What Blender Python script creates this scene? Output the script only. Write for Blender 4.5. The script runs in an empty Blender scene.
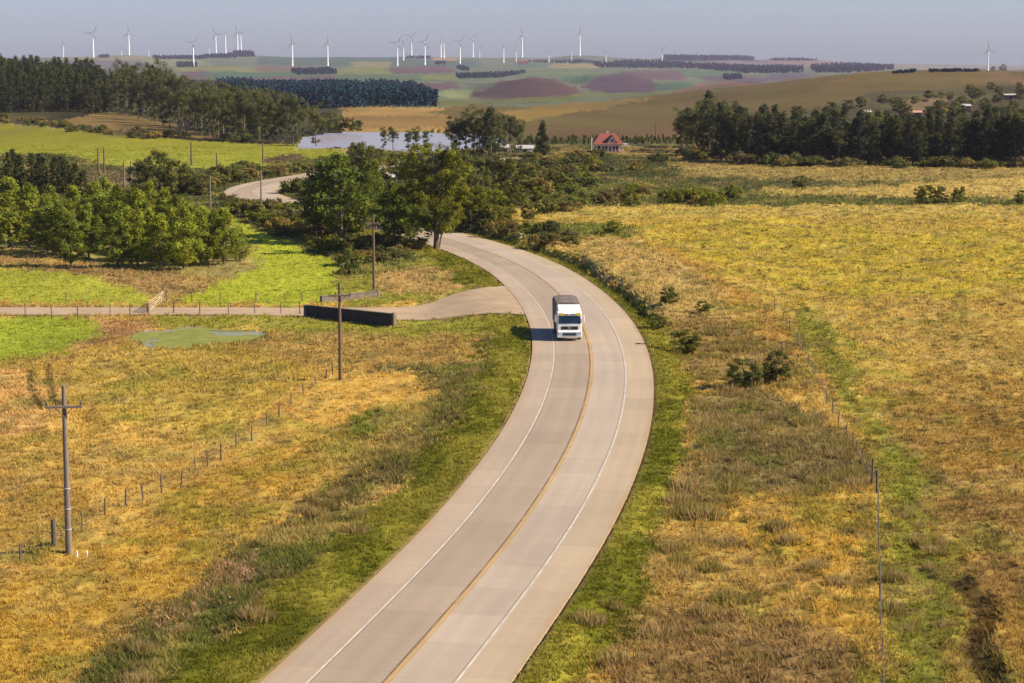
import bpy, bmesh, math, random
import numpy as np
from mathutils import Vector, Matrix

random.seed(7)
RNG = np.random.default_rng(7)
scene = bpy.context.scene
COL = scene.collection

# ------------------------------------------------------------------ camera model
F, CX, CY, CH = 2000.0, 512.0, 341.5, 28.0
TH = math.atan(286.5 / F)
CT, ST = math.cos(TH), math.sin(TH)


def proj(X, Y, Z):
    r = Z - CH
    d = Y * CT - r * ST
    v = Y * ST + r * CT
    return CX + F * X / d, CY - F * v / d


def unproj(px, py, z=0.0):
    a = (px - CX) / F
    b = (CY - py) / F
    dx, dy, dz = a, CT + b * ST, -ST + b * CT
    t = (z - CH) / dz
    return dx * t, dy * t


def z_for(py, Y):
    """height that shows at image row py at forward distance Y (centre column)"""
    b = (CY - py) / F
    return CH + Y * (-ST + b * CT) / (CT + b * ST)


# ------------------------------------------------------------------ noise
def _hash(ix, iy, seed):
    h = (ix.astype(np.int64) * 374761393 + iy.astype(np.int64) * 668265263 + seed * 1442695041) & 0x7FFFFFFF
    h = ((h ^ (h >> 13)) * 1274126177) & 0x7FFFFFFF
    h = (h ^ (h >> 16)) & 0xFFFF
    return h / 65535.0


def vnoise(x, y, seed=0):
    x = np.asarray(x, float); y = np.asarray(y, float)
    ix = np.floor(x); iy = np.floor(y)
    fx = x - ix; fy = y - iy
    fx = fx * fx * (3 - 2 * fx); fy = fy * fy * (3 - 2 * fy)
    a = _hash(ix, iy, seed); b = _hash(ix + 1, iy, seed)
    c = _hash(ix, iy + 1, seed); d = _hash(ix + 1, iy + 1, seed)
    return (a * (1 - fx) + b * fx) * (1 - fy) + (c * (1 - fx) + d * fx) * fy


def fbm(x, y, seed=0, oct=3):
    s = 0; a = 1; t = 0
    for k in range(oct):
        s = s + a * vnoise(x * 2 ** k, y * 2 ** k, seed + k * 17); t += a; a *= .5
    return s / t


def sstep(a, b, x):
    t = np.clip((np.asarray(x, float) - a) / (b - a), 0, 1)
    return t * t * (3 - 2 * t)


# ------------------------------------------------------------------ colours
def lin(c):
    c = np.asarray(c, float) / 255.0
    return np.where(c <= .04045, c / 12.92, ((c + .055) / 1.055) ** 2.4)


GAIN = np.array([1.90, 1.82, 1.68])          # what a sunlit white sheet shows; photo colour / GAIN = albedo
VEG = np.array([1.34, 1.15, .95])           # the same for rough grass, which shades itself
FAR = np.array([2.35, 2.3, 2.3])            # and for far fields seen through the air


def alb(c, g=GAIN):
    return np.clip(lin(c) / g, 0.004, .85)


# ------------------------------------------------------------------ road centre line (yellow line), from the photo to the ground
ROADPX = [(330, 745), (385, 683), (441, 622), (486.6, 570), (516.7, 533), (541, 497.4), (574, 440), (584, 411), (592, 379), (592.5, 356),
          (586, 330), (576, 312), (558, 292), (531.6, 271), (500, 256), (470, 245.5), (431, 234.5)]
_w = [unproj(a, b) for a, b in ROADPX]
_w = [(_w[0][0] - (_w[1][0] - _w[0][0]) * 3, _w[0][1] - (_w[1][1] - _w[0][1]) * 3)] + _w
_w += [(-28.5, 353), (-46, 386), (-54.5, 412), (-53.5, 440), (-46, 470), (-35, 498), (-17, 528), (12, 556)]


def catmull(P, step=2.0):
    P = [np.array(p, float) for p in P]
    P = [2 * P[0] - P[1]] + P + [2 * P[-1] - P[-2]]
    out = []
    for i in range(1, len(P) - 2):
        p0, p1, p2, p3 = P[i - 1:i + 3]
        n = max(2, int(np.linalg.norm(p2 - p1) / step))
        for k in range(n):
            t = k / n
            out.append(.5 * ((2 * p1) + (-p0 + p2) * t + (2 * p0 - 5 * p1 + 4 * p2 - p3) * t * t + (-p0 + 3 * p1 - 3 * p2 + p3) * t ** 3))
    out.append(P[-2])
    return np.array(out)


def smooth(P, n):
    P = P.copy()
    for _ in range(n):
        P[1:-1] = P[1:-1] * .5 + (P[:-2] + P[2:]) * .25
    return P


ROAD = smooth(catmull(_w, 1.5), 90)
_t = np.gradient(ROAD, axis=0)
_t /= np.linalg.norm(_t, axis=1)[:, None]
RN = np.stack([_t[:, 1], -_t[:, 0]], 1)      # right-hand normal when looking away from the camera
ROADT = _t
LEFT_EDGE, LEFT_LINE, RIGHT_LINE, RIGHT_EDGE = -5.55, -3.45, 3.1, 5.5


def road_dist(X, Y):
    """signed lateral distance from the yellow line (right +), for points anywhere"""
    X = np.asarray(X, float).ravel(); Y = np.asarray(Y, float).ravel()
    best = np.full(X.shape, 1e9); sg = np.ones(X.shape)
    m = (Y < 640) & (np.abs(X) < 130)
    xi = X[m]; yi = Y[m]
    b = np.full(xi.shape, 1e9); s = np.ones(xi.shape)
    S = ROAD[::2]; N = RN[::2]
    for i0 in range(0, len(xi), 60000):
        sl = slice(i0, i0 + 60000)
        d2 = (xi[sl, None] - S[None, :, 0]) ** 2 + (yi[sl, None] - S[None, :, 1]) ** 2
        j = d2.argmin(1)
        dx = xi[sl] - S[j, 0]; dy = yi[sl] - S[j, 1]
        lat = dx * N[j, 0] + dy * N[j, 1]
        dd = np.sqrt(d2[np.arange(len(j)), j])
        # on the inside of the line use the lateral offset, else the full distance
        b[sl] = np.where(np.abs(lat) > .98 * dd - .3, np.abs(lat), dd); s[sl] = np.where(lat >= 0, 1, -1)
    best[m] = b; sg[m] = s
    return best * sg


# ------------------------------------------------------------------ side roads and tracks: centre line in px, half width in m
def polyline_w(pts, z=-1.0):
    return [unproj(a, b, z) for a, b in pts]


_SE = [(560, 289, 328), (530, 290, 326), (515, 291.5, 325), (500, 293.5, 322.5), (480, 297, 320.5), (456, 300.5, 319), (430, 303, 318), (400, 305, 317), (370, 305, 316), (340, 305, 315),
       (306, 305.5, 313.5), (256, 305, 312.3), (190, 304.8, 311.8), (120, 304.8, 311.8), (60, 304.5, 312), (0, 304.5, 312), (-120, 304, 312.5), (-300, 304, 313)]
_sp = []
for _x, _a, _b in _SE:
    _p, _q = unproj(_x, _a, -.7), unproj(_x, _b, -.7)
    _sp.append(((_p[0] + _q[0]) / 2, (_p[1] + _q[1]) / 2, (_p[1] - _q[1]) / 2))
SIDE3 = smooth(catmull(_sp, 1.2), 6)
SIDE, SIDE_HW = SIDE3[:, :2], SIDE3[:, 2]


def line_dist(P, X, Y, hw=None):
    X = np.asarray(X, float).ravel(); Y = np.asarray(Y, float).ravel()
    out = np.full(X.shape, 1e9)
    lo = P.min(0) - 15; hi = P.max(0) + 15
    m = (X > lo[0]) & (X < hi[0]) & (Y > lo[1]) & (Y < hi[1])
    xi = X[m]; yi = Y[m]; r = np.empty(xi.shape)
    for i0 in range(0, len(xi), 60000):
        sl = slice(i0, i0 + 60000)
        d2 = (xi[sl, None] - P[None, :, 0]) ** 2 + (yi[sl, None] - P[None, :, 1]) ** 2
        j = d2.argmin(1)
        dd = np.sqrt(d2[np.arange(len(j)), j])
        r[sl] = dd - (hw[j] if hw is not None else 0)
    out[m] = r
    return out


# ------------------------------------------------------------------ terrain: rows of hills given as (forward distance, [(px, py) ...])
HILLS = [
    (600, None),
    (760, [(-400, 125), (0, 125), (110, 124), (330, 128.5), (520, 128.5), (1024, 128.5), (1400, 128.5)]),
    (900, [(-400, 108), (0, 112), (80, 112), (150, 117), (260, 118), (340, 117), (440, 118), (520, 121), (700, 119), (850, 114), (1024, 111), (1400, 111)]),
    (1150, [(-400, 84), (0, 88), (80, 92), (150, 100), (260, 107), (340, 106), (440, 107), (520, 113), (600, 109), (700, 106), (800, 97), (900, 93), (1024, 92), (1400, 92)]),
    (1500, [(-400, 74), (0, 78), (100, 92), (260, 99), (340, 98), (440, 101), (480, 106), (530, 107), (600, 101.5), (680, 93), (760, 84.5), (820, 76.5), (880, 71.5), (950, 69.5), (1024, 72), (1400, 70)]),
    (2000, [(-400, 84), (0, 86), (200, 92), (260, 90), (340, 88), (430, 92), (470, 100), (520, 99), (600, 98), (680, 93), (760, 90), (880, 84), (1024, 80), (1400, 80)]),
    (2800, [(-400, 82), (0, 82), (200, 84), (340, 83), (430, 86), (470, 90), (495, 84), (530, 78), (560, 80), (580, 90), (640, 88), (690, 88), (730, 83), (770, 80), (800, 88), (1024, 82), (1400, 80)]),
    (3600, [(-400, 76), (0, 76), (200, 78), (340, 79), (430, 79), (520, 83), (570, 84), (600, 78), (630, 75), (660, 77), (700, 84), (760, 84), (1024, 78), (1400, 78)]),
    (5000, [(-400, 68), (0, 68), (130, 67), (260, 69), (360, 69), (430, 70), (500, 72), (560, 71), (620, 71), (700, 72), (800, 73), (900, 74), (1024, 74), (1400, 74)]),
    (6500, [(-400, 62), (0, 61), (130, 59), (260, 61), (360, 63), (430, 63), (500, 64), (560, 64), (620, 65), (700, 66), (800, 67), (900, 69), (1024, 71), (1400, 70)]),
    (8200, [(-400, 58), (60, 57.5), (100, 56.5), (130, 54.8), (160, 56.5), (185, 57), (210, 54.5), (240, 53), (258, 55.5), (300, 57.5), (340, 57), (380, 57.5), (412, 56.5), (440, 57),
            (500, 58), (520, 57.5), (545, 58.5), (570, 55.5), (592, 55.3), (612, 57.5), (640, 59), (700, 61), (760, 62), (800, 62), (860, 64), (930, 66), (1024, 68), (1400, 68)]),
    (10500, [(-400, 60), (300, 60), (520, 60), (640, 60), (658, 58), (672, 57.5), (740, 58.5), (760, 61), (768, 58.2), (800, 58.5), (828, 61.5), (880, 63.5), (930, 64), (1024, 66.5), (1400, 66)]),
    (13500, [(-400, 62), (1400, 66)]),
]
_HY = np.array([h[0] for h in HILLS], float)


def hill_z(X, Y):
    X = np.asarray(X, float); Y = np.asarray(Y, float)
    px = CX + F * X / np.maximum(Y, 1) / 1.0
    Z = []
    for Yk, prof in HILLS:
        if prof is None:
            Z.append(np.zeros_like(X)); continue
        xs = np.array([p[0] for p in prof], float); ys = np.array([p[1] for p in prof], float)
        # softened linear profile
        v = (np.interp(px - 9, xs, ys) + 2 * np.interp(px, xs, ys) + np.interp(px + 9, xs, ys)) / 4
        Z.append(z_for(v, Yk))
    Z = np.array(Z)
    out = np.zeros_like(X)
    # monotone-ish cubic (Hermite) along the distance, finite-difference tangents
    n = len(_HY)
    M = np.zeros_like(Z)
    for k in range(1, n - 1):
        d0 = (Z[k] - Z[k - 1]) / (_HY[k] - _HY[k - 1]); d1 = (Z[k + 1] - Z[k]) / (_HY[k + 1] - _HY[k])
        M[k] = np.where(d0 * d1 > 0, 2 * d0 * d1 / (d0 + d1 + 1e-12), 0)
    for k in range(n - 1):
        m = (Y >= _HY[k]) & (Y < _HY[k + 1])
        if not m.any():
            continue
        h = _HY[k + 1] - _HY[k]
        t = (Y[m] - _HY[k]) / h
        t2 = t * t; t3 = t2 * t
        out[m] = ((2 * t3 - 3 * t2 + 1) * Z[k][m] + (t3 - 2 * t2 + t) * h * M[k][m] + (-2 * t3 + 3 * t2) * Z[k + 1][m] + (t3 - t2) * h * M[k + 1][m])
    out[Y >= _HY[-1]] = Z[-1][Y >= _HY[-1]]
    return out


POND_PX = [(128, 339), (136, 333), (160, 330), (200, 328.5), (240, 329), (262, 331), (268, 335), (258, 340), (225, 343), (185, 347), (150, 347)]
POND_Z = -1.22
LAKE_PX = [(296, 149), (302, 134), (330, 130), (420, 129.5), (455, 130), (500, 132), (505, 146), (470, 149), (420, 151), (380, 149), (340, 147.5)]


def inpoly(px, py, poly):
    px = np.asarray(px, float); py = np.asarray(py, float)
    P = np.asarray(poly, float)
    res = np.zeros(px.shape, bool)
    lo = P.min(0); hi = P.max(0)
    m = (px >= lo[0]) & (px <= hi[0]) & (py >= lo[1]) & (py <= hi[1])
    if not m.any():
        return res
    x = px[m]; y = py[m]; r = np.zeros(x.shape, bool)
    j = len(P) - 1
    for i in range(len(P)):
        xi, yi = P[i]; xj, yj = P[j]
        c = (yi > y) != (yj > y)
        r ^= c & (x < (xj - xi) * (y - yi) / (yj - yi + 1e-12) + xi)
        j = i
    res[m] = r
    return res


def height(X, Y, micro=False, info=None):
    X = np.atleast_1d(np.asarray(X, float)); Y = np.atleast_1d(np.asarray(Y, float))
    sh = X.shape
    X = X.ravel(); Y = Y.ravel()
    z = hill_z(X, Y)
    d = road_dist(X, Y)
    left = np.where(d < 0, -d + LEFT_EDGE, -1); right = np.where(d > 0, d - RIGHT_EDGE, -1)
    near = 1 - sstep(330, 420, Y)
    z = z - 1.0 * sstep(2.5, 12, left) * near * (np.abs(d) < 1e8)
    farl = (np.abs(d) > 1e8) & (X < 0)
    z = np.where(farl, z - 1.0 * near, z)
    bank = sstep(190, 225, Y) * (1 - sstep(330, 400, Y))
    low = 1 - bank
    rr = np.where(np.abs(d) > 1e8, 999, right); rr = np.where(X > 0, rr, np.where(np.abs(d) > 1e8, -1, rr))
    z = z + bank * (-.35 * sstep(.6, 1.6, rr) * (1 - sstep(2.0, 3.0, rr)) + 1.0 * sstep(1.7, 4.0, rr) * (1 - .4 * sstep(8, 40, rr)))
    z = z + low * (-.35 * sstep(.8, 3, rr) + .35 * sstep(5, 14, rr)) * (1 - sstep(350, 430, Y))
    ds = np.where(d > -3, 99, line_dist(SIDE, X, Y, SIDE_HW))
    if micro:
        off = np.minimum(np.abs(d) - 5.6, ds)
        on = sstep(.15, 2.2, off)
        lod = 1 - sstep(350, 900, Y)
        m = (fbm(X / 1.3, Y / 1.6, 3, 3) - .5) * np.where(d > 9, .52, .36) + (fbm(X / 5, Y / 5, 9, 2) - .5) * .5 + (fbm(X / 18, Y / 18, 19, 2) - .5) * .9
        z = z + m * on * lod
        px, py = proj(X, Y, z)
        # a gully in the right-hand pasture, wheel ruts in the left one
        gul = line_dist(GULLY, X, Y)
        z = z - .42 * (1 - sstep(.2, 1.2, gul + .5 * (vnoise(X / 1.1, Y / 1.1, 5) - .5)))
        for R in RUTS:
            z = z - .22 * (1 - sstep(.15, .55, line_dist(R, X, Y)))
        p = inpoly(px, py, POND_PX)
        z = np.where(p, np.minimum(z, POND_Z - .35), z)
        ng = (np.abs(px - 198) < 100) & (np.abs(py - 338) < 22) & ~p
        z = np.where(ng, np.maximum(z, POND_Z + .06), z)
        p = inpoly(px, py, LAKE_PX)
        z = np.where(p, -1.2, z)
        z = np.where(np.abs(d) < 5.6, z - .16, z)
        z = np.where(ds < .1, z - .12, z)
    return z.reshape(sh)


GULLY = catmull([unproj(a, b) for a, b in [(950, 575), (966, 586), (980, 597), (984, 610), (977, 628), (972, 645), (980, 662), (990, 683), (996, 720)]], .7)
RUTS = [catmull([unproj(a, b, -1) for a, b in q], .7) for q in
        ([(30, 372), (31, 390), (35, 402), (45, 412)], [(47, 366), (49, 385), (52, 398), (60, 406)])]


def ghit(px, py, lift=0.0):
    """the point of the ground seen at a pixel"""
    z = 0.0
    for _ in range(14):
        X, Y = unproj(px, py, z)
        z = z * .4 + .6 * float(height([X], [Y])[0])
    X, Y = unproj(px, py, z)
    return Vector((X, Y, z + lift))


# ------------------------------------------------------------------ land cover: polygons of fields (px), colour as photographed, grass height, density
LAND = [
    # --- far farmland
    ([(-400, 40), (1500, 40), (1500, 110), (-400, 110)], (128, 138, 112), 0, 0),
    ([(60, 55), (180, 55), (185, 60), (130, 61), (60, 60)], (160, 158, 118), 0, 0),
    ([(60, 60), (140, 60), (150, 66), (90, 68), (60, 67)], (135, 130, 138), 0, 0),
    ([(130, 61), (200, 60), (215, 66), (150, 66)], (150, 158, 122), 0, 0),
    ([(170, 67), (250, 67), (256, 72), (180, 72)], (152, 152, 92), 0, 0),
    ([(180, 72), (205, 71), (215, 78), (190, 80)], (130, 105, 112), 0, 0),
    ([(200, 72), (330, 71), (330, 77), (215, 80)], (98, 132, 100), 0, 0),
    ([(255, 65), (330, 67), (335, 71), (256, 73)], (140, 125, 105), 0, 0),
    ([(225, 78), (340, 75), (345, 80), (240, 83)], (134, 110, 114), 0, 0),
    ([(256, 57), (400, 56), (480, 60), (480, 67), (380, 66), (256, 65)], (96, 122, 104), 0, 0),
    ([(350, 62), (390, 61.5), (388, 66), (352, 66.5)], (160, 155, 105), 0, 0),
    ([(330, 68), (385, 66), (400, 70), (390, 74), (335, 73)], (148, 155, 85), 0, 0),
    ([(385, 68), (440, 65.5), (455, 68), (452, 72), (390, 74)], (124, 100, 100), 0, 0),
    ([(335, 74), (400, 74), (455, 73), (460, 79), (400, 81), (335, 80)], (110, 132, 96), 0, 0),
    ([(420, 75), (455, 74.5), (462, 79), (425, 80)], (142, 150, 82), 0, 0),
    ([(420, 83), (455, 82), (460, 88), (425, 92)], (118, 98, 98), 0, 0),
    ([(440, 91), (480, 89), (485, 97), (445, 98)], (150, 160, 108), 0, 0),
    ([(455, 72), (500, 70), (520, 74), (500, 79), (460, 79)], (118, 132, 102), 0, 0),
    ([(470, 98), (480, 90), (500, 82), (530, 77), (556, 79), (578, 88), (585, 94), (540, 97), (500, 100)], (112, 88, 88), 0, 0),
    ([(440, 99), (500, 100), (585, 93), (600, 96), (560, 101), (480, 105), (430, 105)], (128, 130, 78), 0, 0),
    ([(432, 57.5), (456, 57.5), (456, 60), (432, 60)], (185, 160, 118), 0, 0),
    ([(512, 63), (548, 62), (552, 66), (520, 67)], (104, 138, 112), 0, 0),
    ([(550, 65), (572, 63.5), (600, 66), (590, 69), (550, 68)], (178, 165, 115), 0, 0),
    ([(512, 67), (600, 69), (612, 73), (580, 78), (512, 76)], (128, 145, 102), 0, 0),
    ([(560, 76), (596, 75), (585, 83), (560, 82)], (96, 128, 96), 0, 0),
    ([(578, 88), (600, 77), (625, 74), (650, 78), (660, 86), (650, 93), (600, 93)], (116, 96, 106), 0, 0),
    ([(612, 71), (680, 70), (690, 76), (680, 82), (650, 78), (625, 74)], (128, 104, 108), 0, 0),
    ([(585, 93), (655, 92), (690, 84), (700, 88), (650, 96), (600, 97)], (132, 140, 92), 0, 0),
    ([(650, 84), (690, 82), (695, 88), (655, 91)], (96, 122, 98), 0, 0),
    ([(668, 92), (700, 84), (730, 79), (760, 82), (775, 88), (740, 96), (680, 97)], (152, 120, 98), 0, 0),
    ([(680, 70), (740, 70), (742, 76), (690, 77)], (108, 138, 105), 0, 0),
    ([(690, 76), (760, 76), (768, 82), (720, 82)], (124, 108, 118), 0, 0),
    ([(640, 62), (780, 61), (1024, 63), (1400, 63), (1400, 67), (880, 66), (780, 66), (700, 66)], (150, 135, 132), 0, 0),
    ([(660, 56), (755, 56), (757, 61), (655, 61)], (52, 78, 100), 0, 0),
    ([(768, 60), (835, 61), (832, 66), (770, 67)], (160, 136, 130), 0, 0),
    ([(768, 67), (800, 67), (800, 74), (768, 74)], (112, 130, 118), 0, 0),
    ([(768, 74), (815, 73), (800, 80), (768, 82)], (118, 112, 126), 0, 0),
    ([(860, 63), (1400, 65), (1400, 70), (900, 69)], (158, 156, 142), 0, 0),
    # --- brown-gold hill on the right, straw land behind the lake
    ([(330, 107), (440, 108), (512, 106), (530, 140), (440, 132), (330, 130), (300, 126)], (176, 140, 78), .3, .3),
    ([(330, 116), (512, 114), (530, 128), (330, 127)], (150, 118, 68), .3, .3),
    ([(430, 112), (470, 104), (530, 107), (600, 101), (680, 92), (760, 84), (820, 76), (880, 71), (950, 69), (1024, 70), (1400, 69), (1400, 160), (500, 160), (500, 130)], (114, 96, 54), .3, .4),
    ([(500, 112), (560, 104), (640, 98), (660, 96), (640, 102), (590, 110), (520, 122)], (156, 126, 62), .3, .4),
    ([(545, 128), (680, 126), (690, 138), (520, 140), (500, 132)], (116, 92, 62), .3, .4),
    ([(500, 138), (690, 138), (690, 147), (500, 150)], (84, 80, 46), .5, .6),
    ([(556, 152), (640, 147), (700, 148), (690, 156), (560, 158)], (158, 128, 70), .3, .5),
    ([(860, 74), (960, 70), (1010, 72), (1010, 80), (900, 82), (830, 90), (820, 84)], (124, 102, 56), .3, .4),
    ([(985, 72), (1005, 71), (1030, 78), (1060, 90), (1024, 84), (990, 78)], (132, 106, 72), .2, .1),
    ([(880, 92), (1024, 84), (1400, 84), (1400, 130), (780, 130), (800, 112)], (88, 80, 52), .4, .6),
    ([(905, 99), (950, 98), (945, 112), (910, 110)], (146, 118, 88), .3, .3),
    # --- left slopes
    ([(-400, 70), (110, 70), (110, 120), (-400, 120)], (60, 58, 34), .4, .3),
    ([(110, 80), (340, 80), (345, 144), (210, 140), (110, 114)], (56, 54, 36), .4, .3),
    ([(-400, 106), (0, 114), (60, 118), (105, 122), (140, 131), (260, 139), (350, 144), (350, 148), (220, 142), (130, 137), (60, 128), (0, 123), (-400, 120)], (78, 66, 40), .5, .6),
    ([(55, 122), (85, 116), (105, 111), (135, 116), (180, 127), (220, 136), (200, 139), (150, 133), (105, 128)], (146, 120, 68), .3, .4),
    ([(-400, 122), (0, 124), (60, 129), (120, 136), (200, 140), (260, 143), (345, 149), (345, 156), (300, 160), (272, 158), (262, 168), (255, 176), (180, 172), (90, 168), (-400, 162)], (150, 145, 40), .2, .5),
    ([(-400, 152), (60, 155), (110, 166), (180, 170), (262, 168), (280, 160), (345, 156), (420, 156), (520, 152), (560, 160), (540, 250), (330, 260), (240, 225), (150, 200), (-400, 215)], (84, 84, 40), .6, .6),
    ([(262, 157), (302, 155), (305, 160), (262, 164)], (96, 74, 52), .3, .5),
    ([(85, 168), (130, 172), (135, 192), (80, 190)], (110, 92, 58), .5, .5),
    ([(257, 166), (274, 165), (274, 169), (257, 169)], (156, 154, 40), .2, .5),
    # --- the scrub and strips right of the road far end
    ([(500, 152), (700, 156), (1024, 166), (1400, 166), (1400, 210), (560, 208), (500, 205)], (98, 90, 46), .5, .7),
    ([(520, 158), (600, 154), (660, 160), (690, 172), (640, 180), (520, 186)], (72, 76, 40), .6, .9),
    ([(660, 158), (700, 154), (800, 163), (1024, 166), (1400, 166), (1400, 180), (900, 182), (760, 178), (690, 176)], (160, 130, 68), .4, .6),
    ([(690, 178), (770, 180), (840, 184), (840, 189), (690, 190)], (84, 80, 46), .5, .7),
    ([(750, 190), (860, 186), (1024, 178), (1400, 174), (1400, 196), (960, 198), (860, 199), (780, 197)], (188, 152, 76), .3, .6),
    ([(520, 186), (640, 180), (700, 184), (780, 196), (960, 198), (1400, 196), (1400, 207), (700, 208), (560, 206)], (96, 94, 42), .5, .8),
    # --- right pasture
    ([(470, 207), (560, 206), (760, 208), (1400, 205), (1400, 1000), (500, 1000), (560, 420), (600, 330), (520, 250)], (186, 149, 60), .32, .8),
    ([(540, 206), (1400, 204), (1400, 216), (540, 218)], (190, 156, 70), .3, .7),
    ([(620, 226), (760, 216), (900, 232), (1024, 228), (1400, 228), (1400, 290), (900, 300), (800, 290), (700, 262)], (184, 152, 48), .32, .8),
    ([(880, 300), (1400, 280), (1400, 400), (960, 380), (840, 330)], (178, 140, 62), .35, .9),
    ([(840, 400), (930, 370), (1400, 400), (1400, 1000), (900, 1000), (880, 520)], (160, 121, 52), .42, 1),
    ([(900, 480), (1030, 470), (1400, 500), (1400, 640), (1000, 600)], (150, 112, 55), .45, 1),
    ([(800, 300), (840, 330), (880, 420), (930, 480), (935, 560), (950, 700), (884, 1000), (882, 560), (872, 470), (835, 390), (790, 330)], (138, 124, 42), .4, 1),
    ([(895, 560), (955, 560), (960, 690), (895, 690)], (122, 112, 36), .4, 1),
    # verge land between the road and the right fence
    ([(480, 214), (540, 222), (620, 228), (700, 262), (790, 325), (835, 392), (872, 472), (882, 560), (884, 1000), (480, 1000), (600, 500), (660, 400), (640, 320), (560, 250)], (182, 138, 62), .45, 1),
    ([(545, 240), (640, 238), (720, 290), (740, 330), (650, 322), (600, 275)], (184, 148, 80), .45, 1),
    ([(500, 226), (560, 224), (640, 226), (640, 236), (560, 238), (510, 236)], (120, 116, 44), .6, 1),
    ([(655, 322), (700, 312), (750, 330), (800, 365), (760, 385), (690, 372), (655, 350)], (146, 114, 58), .5, 1),
    ([(688, 400), (745, 380), (825, 420), (868, 470), (850, 488), (760, 492), (700, 510), (670, 520), (690, 450)], (134, 110, 60), .6, 1),
    ([(740, 500), (860, 488), (880, 520), (882, 700), (760, 640), (700, 560)], (184, 140, 54), .5, 1),
    ([(600, 560), (700, 520), (790, 560), (800, 683), (640, 683), (580, 640)], (170, 132, 62), .55, 1),
    ([(640, 620), (720, 610), (860, 640), (880, 720), (600, 720)], (152, 116, 64), .6, 1),
    # --- left pasture
    ([(-400, 250), (0, 250), (250, 290), (420, 300), (530, 325), (530, 360), (380, 600), (250, 1000), (-400, 1000)], (186, 144, 64), .45, .9),
    ([(-400, 252), (0, 253), (60, 262), (200, 275), (260, 282), (250, 302), (160, 300), (100, 282), (-400, 268)], (168, 130, 74), .45, .9),
    ([(-400, 262), (0, 266), (60, 271), (110, 281), (146, 292), (150, 303), (-400, 304)], (164, 154, 48), .22, 1.1),
    ([(185, 205), (215, 208), (250, 226), (290, 243), (335, 263), (350, 278), (342, 300), (300, 305), (180, 303), (200, 291), (240, 275), (255, 262), (252, 244), (225, 218)], (164, 158, 42), .22, 1.1),
    ([(345, 274), (400, 262), (470, 258), (500, 288), (450, 302), (380, 304), (340, 304)], (150, 138, 44), .35, .9),
    ([(380, 272), (430, 266), (480, 272), (488, 288), (430, 294), (385, 290)], (190, 150, 84), .45, 1),
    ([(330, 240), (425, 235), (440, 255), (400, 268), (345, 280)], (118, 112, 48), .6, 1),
    ([(150, 312), (530, 316), (530, 330), (470, 336), (300, 334), (270, 330), (150, 326)], (150, 136, 44), .35, .9),
    ([(80, 318), (145, 318), (150, 330), (105, 345), (70, 352)], (172, 124, 74), .35, .9),
    ([(-400, 314), (70, 316), (92, 322), (96, 332), (60, 352), (20, 361), (-400, 366)], (150, 148, 40), .22, 1.2),
    ([(268, 334), (480, 338), (460, 360), (380, 372), (300, 362), (230, 352)], (176, 136, 66), .45, 1),
    ([(-400, 372), (30, 370), (60, 400), (50, 430), (-400, 440)], (200, 152, 84), .45, 1),
    ([(100, 350), (250, 345), (330, 380), (220, 440), (120, 420), (60, 380)], (180, 146, 60), .45, 1),
    ([(300, 384), (345, 372), (436, 373), (447, 384), (436, 398), (370, 412), (300, 440), (200, 470), (100, 530), (60, 590), (-400, 720), (-400, 600), (40, 560), (100, 515), (200, 462), (262, 420)], (194, 148, 64), .3, .9),
    ([(-400, 600), (60, 570), (200, 480), (290, 445), (330, 440), (250, 530), (150, 610), (40, 683), (-400, 800)], (178, 136, 50), .4, 1),
    ([(-400, 470), (40, 470), (100, 500), (40, 560), (-400, 600)], (172, 132, 58), .45, 1),
    ([(350, 372), (470, 360), (500, 345), (488, 380), (445, 398), (440, 378), (400, 372)], (120, 104, 48), .5, 1),
    ([(325, 430), (380, 415), (436, 400), (450, 405), (400, 450), (340, 470), (290, 470), (300, 445)], (160, 128, 52), .5, 1),
    # scrub belt on the left of the road
    ([(505, 332), (516, 345), (492, 400), (440, 455), (380, 520), (310, 585), (235, 640), (170, 740), (0, 800), (70, 690), (140, 625), (225, 565), (290, 520), (360, 460), (420, 412), (465, 370), (490, 340)], (114, 98, 46), .7, 1),
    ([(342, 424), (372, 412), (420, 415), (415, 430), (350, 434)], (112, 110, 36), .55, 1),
    ([(175, 612), (240, 575), (330, 520), (352, 530), (290, 590), (200, 650), (110, 700), (60, 700)], (100, 96, 38), .7, 1),
    ([(150, 640), (165, 622), (200, 600), (235, 572), (262, 552), (262, 566), (225, 598), (180, 622)], (178, 132, 92), .6, 1),
    ([(205, 683), (225, 650), (260, 615), (275, 620), (240, 683), (215, 720)], (186, 146, 74), .5, 1),
    ([(355, 510), (390, 480), (405, 490), (370, 530), (350, 540)], (188, 148, 80), .5, 1),
]

print('land zones', len(LAND))


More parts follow.
